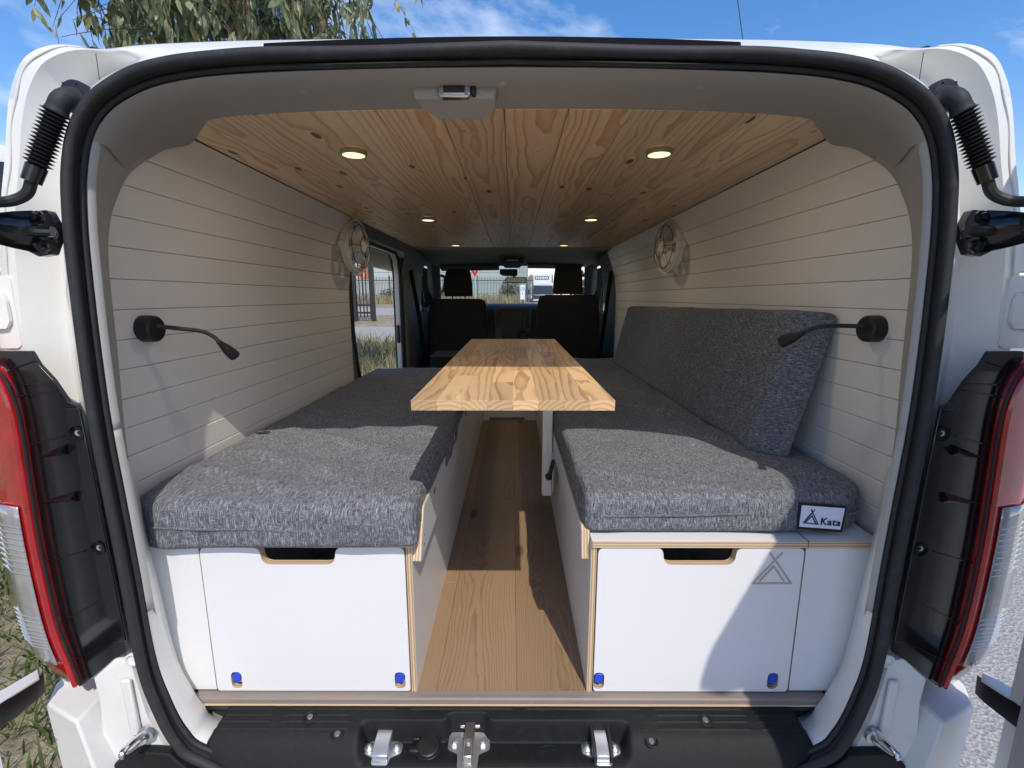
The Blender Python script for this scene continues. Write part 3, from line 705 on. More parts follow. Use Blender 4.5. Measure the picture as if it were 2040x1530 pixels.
    mb = MB(); mb.hexa([X(p) for p in T], [X(p) for p in Bm]); bum = mb.build("bumper_corner", "white_plastic", van, bevel=.006, seg=3)
    # inner panel of the bumper, rising beside the black panel
    ol = rpoly([(-0.7972, -0.7730), (-0.7999, -0.7214), (-0.7598, -0.6854), (-0.7354, -0.6932), (-0.7200, -0.8197), (-0.6875, -0.9157), (-0.6482, -0.9714), (-0.7199, -1.0410), (-0.8119, -0.9902)], .004, 3)
    inpl = plate(ol, [], .012, lambda u, v, w: X((u, .790-.32*max(0, abs(u)-.765)-w, v)), "bumper_inner_panel", "white_plastic", bum, bevel=.003)
    for c in ((-0.7284, -0.6891),):
        mb = MB(); mb.lathe([(.0135, -.004), (.0135, .0005), (.0105, .0012), (.010, -.0035), (0, -.0035)], X((c[0], .787, c[1])), (0, -1, 0), 22); mb.build("fixing_socket", "white_plastic", bum)
    mb = MB(); q = [(-0.7508, 0.7850, -0.7269), (-0.7324, 0.7850, -0.7269), (-0.7290, 0.7850, -0.8510), (-0.7483, 0.7850, -0.8534)]
    mb.hexa([X(p) for p in q], [X((p[0], p[1]-.008, p[2])) for p in q]); mb.build("bumper_rib", "white_plastic", bum, bevel=.003)
    # black lower skirt
    mb = MB(); q = [(-0.8073, 0.7700, -0.9289), (-0.7434, 0.7700, -0.8814), (-0.6721, 0.7700, -0.8873), (-0.6159, 0.7700, -0.9531), (-0.6166, 0.7700, -1.1285), (-0.8394, 0.7700, -1.1285)]
    mb.hexa([X(p) for p in q], [X((p[0], p[1]+.02, p[2])) for p in q]); mb.build("bumper_skirt", "step_black", bum, bevel=.003)
    # bright steel striker loop for the door
    a = Vector((-0.7193, 0.7750, -0.8518)); b_ = Vector((-0.7148, 0.7250, -0.8321)); d = (b_-a)
    up = Vector((.0, .2, 1)).normalized()*.0085
    path = [a+up-d*.2, a+up+d*.3, a+up*.9+d*.75, b_+up*.55, b_+d*.10, b_-up*.55, a-up*.9+d*.75, a-up+d*.3, a-up-d*.2]
    mb = MB(); mb.tube([X(p) for p in spline(path, 40)], .0055, 10); st_ = mb.build("door_striker", "chrome", van)
    mb = MB(); mb.lathe([(.017, .0), (.016, .006), (.010, .007)], X(a+Vector((0, .008, 0))), (0, -1, 0), 18); mb.build("striker_base", "zinc", st_)

    # upper hinge: gooseneck arm bolted to the pillar
    ol = rpoly([(-0.7941, 0.1378), (-0.7576, 0.1410), (-0.7487, 0.1211), (-0.7512, 0.0928), (-0.7645, 0.0700), (-0.7880, 0.0667), (-0.8113, 0.0782), (-0.8138, 0.1090)], .006, 3)
    hin = plate(ol, [], .014, lambda u, v, w: X((u, .812-w*1.0-.014+.10*(abs(u)-.70), v)), "upper_hinge", "gloss_black", van, bevel=.003)
    A = [(-0.7478, 0.7850, 0.1281), (-0.7558, 0.7750, 0.1341), (-0.7672, 0.7550, 0.1299), (-0.7795, 0.7300, 0.1227), (-0.7678, 0.6800, 0.1123)]
    C_ = [(-0.7520, 0.7850, 0.0698), (-0.7674, 0.7750, 0.0728), (-0.7776, 0.7550, 0.0770), (-0.7877, 0.7300, 0.0832), (-0.7737, 0.6800, 0.0856)]
    mb = MB(); mb.loft([[X(p) for p in A], [X(lerp(lerp(p, q, .5), (0, 0, 0), .0)) if False else X((lerp(p, q, .5)[0], lerp(p, q, .5)[1]-.012, lerp(p, q, .5)[2])) for p, q in zip(A, C_)], [X(p) for p in C_]])
    mb.build("hinge_arm", "gloss_black", hin, solid=.008, sharp=60)
    for p in ((-0.7488, 0.7750, 0.1250), (-0.7466, 0.7750, 0.0806), (-0.7413, 0.7850, 0.1019)):
        mb = MB(); mb.lathe([(.0, .012), (.005, .0115), (.0062, .009), (.0065, .004), (.010, .003), (.010, 0)], X((p[0], p[1]+.004, p[2])), (0, -1, 0), 6 if p[2] < .1 else 12); mb.build("hinge_bolt", "gloss_black", hin, sharp=30)
    p = (-0.7499, 0.7680, 0.1027); mb = MB(); mb.tube([X((p[0]-.022, p[1]-.004, p[2])), X((p[0]+.022, p[1]+.008, p[2]))], .0085, 10); mb.build("hinge_pin", "gloss_black", hin)

    # lower hinge arm reaching out to the door
    a = Vector((-0.9071, 0.8000, -0.7408)); b_ = Vector((-0.8864, 0.7000, -0.7172)); dv = (b_-a); e = Vector((-0.8737, 0.6400, -0.6986))
    pr = [(.0, .012), (.030, .010), (.034, -.020), (.004, -.028)]
    mb = MB()
    lo = []
    for pt in (a, (a+b_)/2, b_, e): lo.append([X(pt+Vector((-.012+.4*dx, -dx, dz))) for dx, dz in pr])
    mb.loft(lo, cu=True); mb.add(lo[0], [(0,1,2,3)]); low = mb.build("lower_hinge", "black_plastic", van, bevel=.002)
    mb = MB(); mb.hexa([X(p) for p in (a+Vector((-.028,.004,.012)), a+Vector((.0,-.020,.014)), b_+Vector((-.012,-.022,.014)), b_+Vector((-.045,.0,.012)))], [X(p) for p in (a+Vector((-.028,.004,.016)), a+Vector((.0,-.020,.018)), b_+Vector((-.012,-.022,.018)), b_+Vector((-.045,.0,.016)))]); mb.build("hinge_cover", "white_paint", low, bevel=.001)
    mb = MB(); cc = b_+Vector((.004,-.036,-.008))
    mb.tube([X(cc+Vector((.010*math.cos(t*1.4), -.004*t*.35, .010*math.sin(t*1.4)))) for t in range(0, 22)], .0018, 6); mb.build("hinge_spring", "zinc", low)

    # corrugated cable boot
    base = Vector((-0.6902, 0.8120, 0.3133)); 
    mb = MB(); mb.lathe([(.0, .006), (.016, .006), (.024, .005), (.0255, .0), (.0255, -.012)], X(base), (-.15*s, -1, .1), 24); boot = mb.build("cable_boot", "rubber", van)
    for k in range(6):
        t = k*math.pi/3; mb = MB(); mb.ball(X(base+Vector((.020*math.cos(t), -.0062, .020*math.sin(t)))), .0018, 8); mb.build("boot_rivet", "rubber_soft", boot)
    e1 = Vector((-0.6767, 0.7900, 0.3048)); e2 = Vector((-0.6782, 0.7750, 0.2949)); e3 = Vector((-0.6845, 0.7720, 0.2819)); f1 = Vector((-0.7211, 0.7620, 0.1989)); f2 = Vector((-0.7311, 0.7580, 0.1735))
    mb = MB(); mb.tube([X(p) for p in spline([base, e1, e2, e3, e3+(f1-e3)*.08], 14)], [.0140]*10+[.0140, .0148, .0155, .0150], 16); mb.build("boot_elbow", "rubber_soft", boot, sharp=60)
    n_ = 15; path = []; rad = []
    for k in range(n_*6+1):
        f = k/(n_*6); path.append(X(e3+(f1-e3)*(.05+.95*f)))
        ph = (k % 6)/6; rad.append((.0108+.0085*(1-abs(2*ph-1)))*(1-.05*f))
    mb = MB(); mb.tube(path, rad, 20); mb.build("boot_bellows", "rubber", boot, sharp=60)
    mb = MB(); mb.tube([X(f1), X(lerp3(f1, f2, .1)), X(f2)], [.011, .0135, .0125], 16); mb.build("boot_sleeve", "gloss_black", boot)
    mb = MB(); mb.tube([X(p) for p in spline([f2, Vector((-0.7383, 0.7560, 0.1571)), Vector((-0.7510, 0.7500, 0.1465)), Vector((-0.7621, 0.7380, 0.1406)), Vector((-0.7650, 0.7000, 0.1347)), Vector((-0.7267, 0.6200, 0.1223))], 30)], .0078, 10); mb.build("boot_cable", "rubber", boot)

# ---------------------------------------------------------------- rear doors, swung out square to the body
for s in (1, -1):
    h0 = Vector((-.935, .845, 0)); e0 = Vector((-.695, -.11, 0)) if s == -1 else Vector((-1.02, -.02, 0))
    dv = (e0-h0); Ln = dv.length; dv.normalize(); nv = Vector((dv.y, -dv.x, 0))
    if nv.x > 0: nv = -nv       # away from the opening
    def put(u, v, w, s=s, h0=h0, dv=dv, nv=nv):
        p = h0+dv*u-nv*w; return (p.x*s, p.y, v)
    ol = rpoly([(.0, -.125), (.12, -.14), (.12, -.93), (Ln-.21, -.93), (Ln-.21, .13), (Ln-.01, .33), (Ln-.05, .385), (.12, .385), (.02, .30)], [.01,.02,.04,.04,.06,.05,.04,.08,.06], 5)
    win = rpoly([(.14, -.02), (Ln-.26, -.02), (Ln-.26, .16), (Ln-.16, .29), (.16, .29)], .04, 5)
    dr = plate(ol, [win], .045, lambda u, v, w: put(u, v, w), "rear_door", "white_paint", van, bevel=.008)
    plate(win, [], .004, lambda u, v, w: put(u, v, w-.02), "door_window", "tinted_glass", dr)
    inn_ = rpoly([(.16, -.10), (Ln-.26, -.10), (Ln-.26, -.85), (.16, -.85)], .03, 5)
    plate(inn_, [], .012, lambda u, v, w: put(u, v, w+.012), "door_card", "trim_light", dr, bevel=.004)
    # pressed hinge-side flange that shows beside the pillar
    fo = rpoly([(-0.9684, 0.0390), (-0.8983, 0.0381), (-0.8999, -0.0874), (-0.9075, -0.0930), (-0.9963, -0.0921)], .008, 4)
    plate(fo, [], .012, lambda u, v, w: (u*s, .858-w, v), "door_flange", "white_paint", dr, bevel=.003)
    fi_ = rpoly([(-0.9654, 0.0107), (-0.9115, 0.0080), (-0.9063, -0.0072), (-0.9061, -0.0433), (-0.9152, -0.0570), (-0.9806, -0.0616)], .006, 4)
    plate(fi_, [], .006, lambda u, v, w: (u*s, .857-w-.006, v), "flange_pressing", "white_paint", dr, bevel=.003)
    fo = rpoly([(-0.9596, 0.1071), (-0.9042, 0.0985), (-0.9057, 0.0638), (-0.9077, 0.0445), (-0.9735, 0.0419)], .006, 4)
    plate(fo, [], .012, lambda u, v, w: (u*s, .866-w, v), "door_flange", "white_paint", dr, bevel=.003)
    if s == 1:
        fo = rpoly([(-0.9632, 0.2785), (-0.9112, 0.2694), (-0.8993, 0.2568), (-0.9221, 0.1557), (-0.9893, 0.1557)], .006, 4)
        plate(fo, [], .012, lambda u, v, w: (u*s, .905-w, v), "door_flange", "white_paint", dr, bevel=.003)
        fo = rpoly([(-0.9703, 0.2451), (-0.9090, 0.2400), (-0.9222, 0.1644), (-0.9875, 0.1644)], .004, 3)
        plate(fo, [], .012, lambda u, v, w: (u*s, .905-w-.005, v), "flange_gasket", "gloss_black", dr, bevel=.002)
# ---------------------------------------------------------------- body sides, cab shell, glass
op = rpoly([(2.352,-1.0), (3.86,-1.0), (3.86,.302), (2.352,.302)], [.10,.10,.16,.10], 8)          # sliding door opening (y, z)
wl = rpoly([(4.10,-.14), (4.92,-.14), (4.62,.26), (4.10,.27)], [.04,.05,.08,.05], 6)              # front door window
shell = [(1.28,-1.2), (5.3,-1.2), (5.3,-.35), (5.1,-.15), (4.50,.34), (4.35,.37), (1.28,.37)]
for s, holes in ((-1, [op, wl]), (1, [wl])):
    sp = plate(shell, holes, .03, lambda u, v, w: (s*(.965-.09*sstep(-.05, .40, v)+w), u, v), "side_panel", "white_paint", van)
    pane = plate([(y, z) for y, z in wl], [], .004, lambda u, v, w: (s*(.90+w), u, v), "window_pane", "glass", van)
    y0 = 2.30 if s == -1 else 3.655
    ll = [(y0,-.95), (5.0,-.95), (5.0,-.2), (4.55,.33), (4.4,.355), (y0,.355)]
    if s == -1: ll = [(y0,-.95), (y0+.01,-.95), (y0+.01,.355), (4.4,.355), (4.55,.33), (5.0,-.2), (5.0,-.95), (3.43,-.95), (3.43,.19), (3.40,.27), (3.32,.302), (2.44,.302), (2.37,.27), (2.352,.19), (2.352,-.30), (2.385,-.42), (2.44,-.55), (2.46,-.95)]
    if s == -1: ll = [(2.338,-.95), (2.338,.355), (4.4,.355), (4.55,.33), (5.0,-.2), (5.0,-.95), (3.43,-.95), (3.43,.17), (3.405,.26), (3.33,.302), (2.47,.302), (2.385,.28), (2.36,.20), (2.36,-.20), (2.40,-.36), (2.45,-.50), (2.47,-.95)]
    d2 = []
    for p, q in zip(ll, ll[1:]+ll[:1]):
        d2.append(p); zs_ = [z for z in (.32, .26, .20, .14, .08, .02) if min(p[1], q[1])+.01 < z < max(p[1], q[1])-.01]
        if p[1] < q[1]: zs_ = zs_[::-1]
        d2 += [(p[0]+(q[0]-p[0])*(z-p[1])/(q[1]-p[1]), z) for z in zs_]
    ll = d2
    li = plate(ll, [wl], .012, lambda u, v, w: (s*(prof_x(v)+.004-w), u, v), "cab_lining", "cab_grey", van)
    # reveals joining inner and outer skins
    mb = MB(); rv = wl; mb.loft([[(s*.80, y, z) for y, z in rv], [(s*.94, y, z) for y, z in rv]], cu=True); mb.build("window_reveal", "black_plastic", van)
mb = MB(); rv = [(3.425,-.95), (3.425,.17), (3.40,.26), (3.325,.300), (2.47,.300), (2.388,.28), (2.362,.20), (2.362,-.20), (2.402,-.36), (2.452,-.50), (2.472,-.95)]
mb.loft([[(-.80, y, z) for y, z in rv], [(-.86, y+(.03 if y > 3 else 0), z) for y, z in rv], [(-.955, y+(.44 if y > 3.2 else 0), z) for y, z in rv]]); jamb = mb.build("door_jamb", "white_paint", van, solid=.004)
mb = MB(); mb.tube([(-.802, y-.004 if y > 3 else y+.004, z) for y, z in rv], .011, 8); mb.build("door_gasket", "rubber", jamb)
mb = MB(); mb.tube([(-.858, y+.026 if y > 3 else y+.004, z) for y, z in rv], .006, 8); mb.build("door_gasket", "rubber", jamb)
mb = MB(); mb.box(-.842, -.822, 3.412, 3.436, -.33, -.20); mb.build("door_catch", "black_plastic", jamb, bevel=.006)
# the sliding door itself, slid back along the outside of the body
sdw = rpoly([(1.42,-.04), (2.30,-.04), (2.30,.26), (1.42,.26)], .06, 5)
sdo = plate(rpoly([(1.28,-1.05), (2.42,-1.05), (2.42,.33), (1.28,.33)], [.05,.05,.10,.10], 6), [sdw], .03, lambda u, v, w: (-(1.03-.085*sstep(-.05, .40, v)+w), u, v), "sliding_door", "white_paint", van, bevel=.006)
plate(sdw, [], .004, lambda u, v, w: (-(1.0-.085*sstep(-.05, .40, v)+w), u, v), "door_window", "tinted_glass", sdo)
mb = MB(); mb.box(-1.062, -1.032, 1.34, 1.50, -.33, -.27); mb.build("door_handle", "black_plastic", sdo, bevel=.008)
# white pillar capping beside the opening and belt reel cover
mb = MB(); mb.box(-.806, -.772, 3.46, 3.56, -.9, .28); mb.build("pillar_capping", "cab_grey", van, bevel=.02)
mb = MB(); mb.tube([(-.765, 3.62, .20), (-.74, 3.75, -.15), (-.72, 3.85, -.55)], .016, 4); mb.build("seat_belt", "black_seat", van)
mb = MB(); mb.tube([(.765, 3.70, .20), (.74, 3.75, -.15), (.72, 3.85, -.55)], .016, 4); mb.build("seat_belt", "black_seat", van)
# headliner of the cab, sloping to the windscreen
mb = MB(); cs = [-.735, -.6, -.3, 0, .3, .6, .735]
mb.loft([[(x, 3.476, .349) for x in cs], [(x, 3.60, .343-.004*abs(x)) for x in cs], [(x, 3.95, .352-.03*abs(x)) for x in cs], [(x, 4.20, .318-.02*abs(x)) for x in cs], [(x*.93, 4.46, .288-.015*abs(x)) for x in cs], [(x*.93, 4.50, .31) for x in cs]])
hl = mb.build("headliner", "trim_grey", van, solid=.004)
mb = MB(); mb.hexa([(-.11,4.05,.34), (.11,4.05,.34), (.10,4.05,.285), (-.10,4.05,.285)], [(-.09,4.42,.30), (.09,4.42,.30), (.07,4.42,.262), (-.07,4.42,.262)]); con = mb.build("overhead_console", "cab_grey", van, bevel=.012)
mb = MB(); mb.box(-.075, .075, 4.038, 4.052, .296, .326); mb.build("map_lamp", "black_plastic", con, bevel=.004)
mb = MB(); mb.box(-.05, .05, 4.034, 4.04, .300, .307); mb.build("lamp_lens", "sign_white", con, bevel=.001)
mb = MB(); mb.hexa([(-.66,4.32,.272), (-.12,4.32,.278), (-.12,4.335,.300), (-.66,4.335,.295)], [(-.66,4.46,.236), (-.12,4.46,.244), (-.12,4.47,.256), (-.66,4.47,.248)]); v_ = mb.build("sun_visor", "cab_grey", van, bevel=.008)
mb = MB(); mb.box(-.36, -.24, 4.447, 4.452, .244, .252); mb.build("visor_label", "sign_white", v_)
mb = MB(); mb.hexa([(.14,4.30,.283), (.64,4.30,.276), (.64,4.31,.292), (.14,4.31,.298)], [(.14,4.46,.262), (.64,4.46,.255), (.64,4.47,.268), (.14,4.47,.275)]); mb.build("sun_visor", "cab_grey", van, bevel=.008)
mb = MB(); mb.hexa([(-.12,4.50,.262), (.05,4.50,.262), (.05,4.50,.20), (-.12,4.50,.21)], [(-.10,4.62,.25), (.04,4.62,.25), (.04,4.62,.19), (-.10,4.62,.20)]); cam_b = mb.build("camera_pod", "black_plastic", van, bevel=.01)
mb = MB(); r_ = rpoly([(-.105,-.026), (.105,-.030), (.105,.030), (-.105,.026)], .024, 6)
mb.hexa([(.035+x, 4.52, .158+z) for x, z in r_], [(.035+x*.9, 4.555, .158+z*.8) for x, z in r_]); mir_ = mb.build("rear_view_mirror", "black_plastic", van, bevel=.004)
mb = MB(); r_ = rpoly([(-.096,-.019), (.096,-.022), (.096,.022), (-.096,.019)], .018, 6); mb.add([(.035+x, 4.5185, .158+z) for x, z in r_], [tuple(range(len(r_)))]); mb.build("mirror_glass", "mirror_glass", mir_)
mb = MB(); mb.tube([(.02, 4.54, .17), (.01, 4.57, .215), (.0, 4.60, .24)], .009, 8); mb.build("mirror_stalk", "black_plastic", mir_)
# windscreen, pillars, dash, nose
mb = MB(); mb.add([(-.70,4.50,.29), (.70,4.50,.29), (.83,5.16,-.13), (-.83,5.16,-.13)], [(0,1,2,3)]); mb.build("windscreen", "glass", van)
for s in (-1, 1):
    mb = MB(); mb.hexa([(s*.66,4.44,.31), (s*.75,4.40,.31), (s*.80,4.46,.31), (s*.72,4.52,.31)], [(s*.76,5.10,-.16), (s*.83,5.02,-.16), (s*.90,5.08,-.16), (s*.82,5.20,-.16)]); pl_ = mb.build("windscreen_pillar", "cab_grey", van, bevel=.015)
    mb = MB(); a = Vector((s*.675, 4.50, .20)); b_ = Vector((s*.715, 4.72, .05)); mb.tube(spline([a, a+Vector((-s*.035, .03, -.02)), b_+Vector((-s*.035, -.03, .02)), b_], 14), .014, 8); mb.build("grab_handle", "cab_grey", pl_)
mb = MB(); pr = [(4.42,-.50), (4.50,-.14), (4.56,-.085), (4.72,-.062), (5.15,-.10), (5.15,-.60)]
mb.hexa([(-.82, y, z) for y, z in pr], [(.82, y, z) for y, z in pr]); dash = mb.build("dashboard", "cab_console", van, bevel=.02)
mb = MB(); r_ = rpoly([(-.155,-.42), (.165,-.42), (.185,-.10), (.15,-.085), (-.14,-.085), (-.17,-.11)], .02, 4)
mb.hexa([(x, 4.38, z) for x, z in r_], [(x*.95, 4.50, z) for x, z in r_]); cs_ = mb.build("centre_stack", "cab_grey", dash, bevel=.006)
mb = MB(); r_ = rpoly([(-.095,-.38), (.085,-.38), (.105,-.11), (-.105,-.11)], .015, 4); mb.hexa([(x, 4.368, z) for x, z in r_], [(x, 4.39, z) for x, z in r_]); mb.build("stack_screen", "black_plastic", dash, bevel=.003)
for x0, x1 in ((-.150, -.115), (.118, .155)):
    mb = MB(); mb.box(x0, x1, 4.365, 4.39, -.27, -.12); mb.build("air_vent", "black_plastic", dash, bevel=.003)
mb = MB(); mb.box(.05, .15, 4.20, 4.36, -.80, -.30); mb.build("gear_console", "black_plastic", dash, bevel=.03)
mb = MB(); r_ = [(.46+.19*math.cos(t*math.pi/16), 4.32-.05*math.sin(t*math.pi/16), -.20+.17*math.sin(t*math.pi/16)) for t in range(32)]; mb.tube(r_, .015, 8, closed=True); mb.tube([(.29,4.32,-.2), (.46,4.38,-.22), (.63,4.32,-.2)], .02, 8); mb.tube([(.46,4.38,-.22), (.46,4.55,-.28)], .03, 8); mb.build("steering_wheel", "black_plastic", van)
mb = MB(); pr = [(5.15,-.12), (5.42,-.34), (5.50,-.55), (5.50,-1.15), (5.15,-1.15)]; mb.hexa([(-.93, y, z) for y, z in pr], [(.93, y, z) for y, z in pr]); mb.build("nose_panel", "white_paint", van, bevel=.03)
mb = MB(); mb.box(-.93, .93, .90, 5.2, -1.10, -.905); mb.build("chassis", "black_steel", van, bevel=.02)
mb = MB(); mb.box(-.79, .79, 3.36, 4.45, -.905, -.62); mb.build("engine_cover", "black_seat", van, bevel=.02)
for x in (-.86, .86):
    for y in (1.95, 4.75):
        mb = MB(); mb.lathe([(.10, -.10), (.22, -.10), (.30, -.095), (.335, -.07), (.335, .07), (.30, .095), (.22, .10), (.20, .06)], (x, y, GZ+.333), (1, 0, 0), 32); wh = mb.build("wheel", "tyre", van)
        mb = MB(); sx = .085 if x > 0 else -.085; mb.lathe([(0, .02), (.05, .02), (.06, 0), (.17, -.02), (.205, .01), (.21, -.04)], (x+sx, y, GZ+.333), (1 if x > 0 else -1, 0, 0), 24); mb.build("rim", "zinc", wh)

# front seats
def seat(name, x, y, ztop, hz0, hz1, wd, hw, label):
    t = thing(name, (x, y, -.62), label, "seat")
    n_ = 16; loops = []
    zz = [-.60, -.45, -.25, ztop-.12, ztop-.05, ztop-.012, ztop]
    ww = [wd*.98, wd, wd*.99, wd*.96, wd*.93, wd*.88, wd*.70]
    for z, w_ in zip(zz, ww):
        th = .12 if z < ztop-.03 else .09 if z < ztop else .05
        lp = rpoly([(-w_/2,-th/2), (w_/2,-th/2), (w_/2,th/2), (-w_/2,th/2)], .04 if th > .08 else .02, 4)
        loops.append([(x+a, y+b_+.16*(-(z+.6))*.28, z) for a, b_ in lp])
    mb = MB(); mb.loft(loops, cu=True); mb.add(loops[-1], [tuple(range(len(loops[-1])))]); mb.build("backrest", "black_seat", t, sharp=60)
    loops = []; 
    for k, (z, f) in enumerate(((hz0, .96), (hz0+.02, 1.0), ((hz0+hz1)/2, .97), (hz1-.03, .88), (hz1-.008, .80), (hz1, .6))):
        lp = rpoly([(-hw*f/2,-.045), (hw*f/2,-.045), (hw*f/2,.045), (-hw*f/2,.045)], .03, 4)
        loops.append([(x+a, y+b_*(1 if z < hz1-.01 else .7)+.02, z) for a, b_ in lp])
    mb = MB(); mb.loft(loops, cu=True); mb.add(loops[-1], [tuple(range(len(loops[-1])))]); mb.build("headrest", "black_seat", t, sharp=60)
    for d in (-.05, .05):
        mb = MB(); mb.tube([(x+d, y+.01, ztop-.05), (x+d, y+.02, hz0+.03)], .007, 8); mb.build("headrest_post", "chrome", t)
    mb = MB(); mb.box(x-wd*.48, x+wd*.48, y+.03, y+.52, -.62, -.44); mb.build("cushion", "black_seat", t, bevel=.04, seg=3)
seat("front_seat", -.428, 3.78, -.012, .005, .218, .475, .225, "black front passenger seat with headrest in front of the open sliding door")
seat("front_seat", .425, 3.62, .018, .022, .245, .49, .225, "black front driver seat with headrest beside the right cab window")

# ================================================================ FURNITURE
def laminated(mb_obj): return mb_obj
def bench(s, x_in, x_mid, x_out, label, notch, latches):
    """storage bench: s=-1 left, +1 right; x_in aisle side, x_mid drawer edge, x_out wall side"""
    t = thing("storage_bench", ((x_in+x_out)/2, 1.8, -.87), label, "bench")
    lo_, hi_ = min(x_in, x_mid), max(x_in, x_mid)
    # drawer front with finger notch and latch slots
    a, b_ = (lo_+.002, hi_-.0145) if s == -1 else (lo_+.0145, hi_-.003)
    n0, n1 = notch; zt, zb = -.5175, -.8655
    outl = rpoly([(a, zb), (b_, zb), (b_, zt), (n1, zt), (n1-.004, zt-.0385), (n0+.004, zt-.0385), (n0, zt), (a, zt)], [.008,.008,.014,.016,.022,.022,.016,.014], 6)
    holes = []
    for c in latches: holes.append(rpoly([(c-.0118, -.8585), (c+.0118, -.8585), (c+.0118, -.818), (c-.0118, -.818)], .0112, 5))
    fr_ = plate(outl, holes, .018, lambda u, v, w: (u, .900-w, v), "drawer_front", ["laminate", "ply_y"], t, bevel=.0012)
    for c in latches:
        mb = MB(); mb.hexa([(c-.0085,.901,-.824), (c+.0098,.901,-.822), (c+.0098,.901,-.839), (c+.003,.899,-.849), (c-.002,.899,-.842), (c-.0108,.901,-.847)], [(c-.006,.922,-.822), (c+.0085,.922,-.820), (c+.0085,.922,-.832), (c+.002,.920,-.838), (c-.002,.920,-.836), (c-.008,.922,-.836)]); mb.build("drawer_latch", "blue_plastic", fr_, bevel=.0018)
        mb = MB(); mb.box(c-.009, c+.009, .9135, .922, -.857, -.846); mb.build("latch_keeper", "chrome", fr_, bevel=.001)
    # drawer box behind
    mb = MB(); mb.box(a+.012, b_-.012, .935, 1.55, -.855, -.845); mb.box(a+.012, a+.022, .922, 1.55, -.845, -.60); mb.box(b_-.022, b_-.012, .922, 1.55, -.845, -.60); mb.box(a+.012, b_-.012, 1.54, 1.55, -.845, -.60); mb.build("drawer_box", "laminate", t)
    # corner panel beside the drawer
    c0, c1 = (x_mid+.0015*s, x_out)
    q0, q1 = min(c0, c1), max(c0, c1)
    cp = [(c0,-.8655), (s*.708,-.8655), (s*.748,-.80), (s*.774,-.66), (s*.787,-.5185), (c0,-.5185)]
    plate(cp, [], .018, lambda u, v, w: (u, .9025-w, v), "corner_panel", ["laminate", "ply_y"], t, bevel=.001)
    # aisle side panel
    mb = MB(); e = .012*s; xs0, xs1 = sorted((x_in+.0005*s, x_in+e)); 
    mb = MB(); mb.box(min(x_in-.012*s*-1, x_in), max(x_in-.012*s*-1, x_in), .9045, 3.24, -.8695, -.5165); 
    t_side = mb.build("side_panel", ["laminate"], t, bevel=.0008)
    mb = MB(); w0, w1 = sorted((x_in, x_in+.012*s)); mb.box(w0+.0003, w1-.0003, .9022, .9046, -.869, -.517); mb.build("panel_edge", "ply_x", t_side)
    # top board
    w0, w1 = sorted((x_in+.001*s, x_out+.004*s))
    mb = MB(); mb.box(w0, w1, .8995, 3.2, -.5155, -.5005); top = mb.build("top_board", "laminate", t, bevel=.001)
    mb = MB(); mb.box(w0+.0005, w1-.0005, .8968, .8996, -.515, -.501); mb.build("board_edge", "ply_z", top)
    mb = MB(); xm = x_mid+.001*s; mb.box(xm-.0008, xm+.0008, .8964, 1.3, -.5152, -.4998); mb.build("board_joint", "cab_console", top)
    # slat rail on the aisle side
    w0, w1 = sorted((x_in-.0005*s, x_in-.0185*s))
    y0 = .915 if s == 1 else .905
    mb = MB(); zr0, zr1 = -.557, (-.484 if s == 1 else -.452)
    yt = y0+(.012 if s == 1 else .05)
    mb.hexa([(w0,y0,zr0+.006), (w0,y0+.006,zr0), (w0,3.1,zr0), (w0,3.1,zr1), (w0,yt+.01,zr1), (w0,yt,zr1-.008)], [(w1,y0,zr0+.006), (w1,y0+.006,zr0), (w1,3.1,zr0), (w1,3.1,zr1), (w1,yt+.01,zr1), (w1,yt,zr1-.008)])
    for i, f in enumerate(mb.f): mb.m[i] = 0 if i < 2 else 1
    ra = mb.build("slat_rail", ["laminate", "ply_x"], t, bevel=.0012)
    for y in (.955, 1.4, 1.9):
        for z in (-.515, -.535):
            mb = MB(); mb.lathe([(0, .0006), (.0022, .0005), (.0026, 0)], (x_in-.0186*s, y+(z+.5)*.2, z), (-s, 0, 0), 10); mb.build("rail_screw", "black_plastic", ra)
    return t
bl = bench(-1, -.207, -.655, -.770, "white bench box on the left with two blue drawer latches, no logo", (-.527, -.366), (-.608, -.244))
br = bench(1, .172, .622, .770, "white bench box on the right with tent logo cut in its drawer front", (.322, .478), (.198, .584))
# tent mark cut into the right drawer front: shallow grooves showing wood
def grooves(segs, w_, place, name, m, parent, h):
    for a, b_ in segs:
        a = Vector(a); b_ = Vector(b_); d = (b_-a).normalized(); n = Vector((-d.y, d.x))*w_/2
        ol = [tuple(a+n-d*w_*.5), tuple(b_+n+d*w_*.5), tuple(b_-n+d*w_*.5), tuple(a-n-d*w_*.5)]
        plate(rpoly(ol, w_*.4, 3), [], h, place, name, m, parent)
tent = [((0.5473, -0.5281), (0.5982, -0.5980)), ((0.5716, -0.5281), (0.5169, -0.5980)), ((0.5169, -0.5980), (0.5982, -0.5980)), ((0.5578, -0.5582), (0.5815, -0.5921)), ((0.5578, -0.5582), (0.5313, -0.5921))]
drf = [o for o in br.children if o.name.startswith("drawer_front")][0]
for k, sgm in enumerate(tent): grooves([sgm], .0042, (lambda u, v, w, k=k: (u, .8998-w-.0008-.00006*k, v)), "logo_groove", "engrave", drf, .0006)

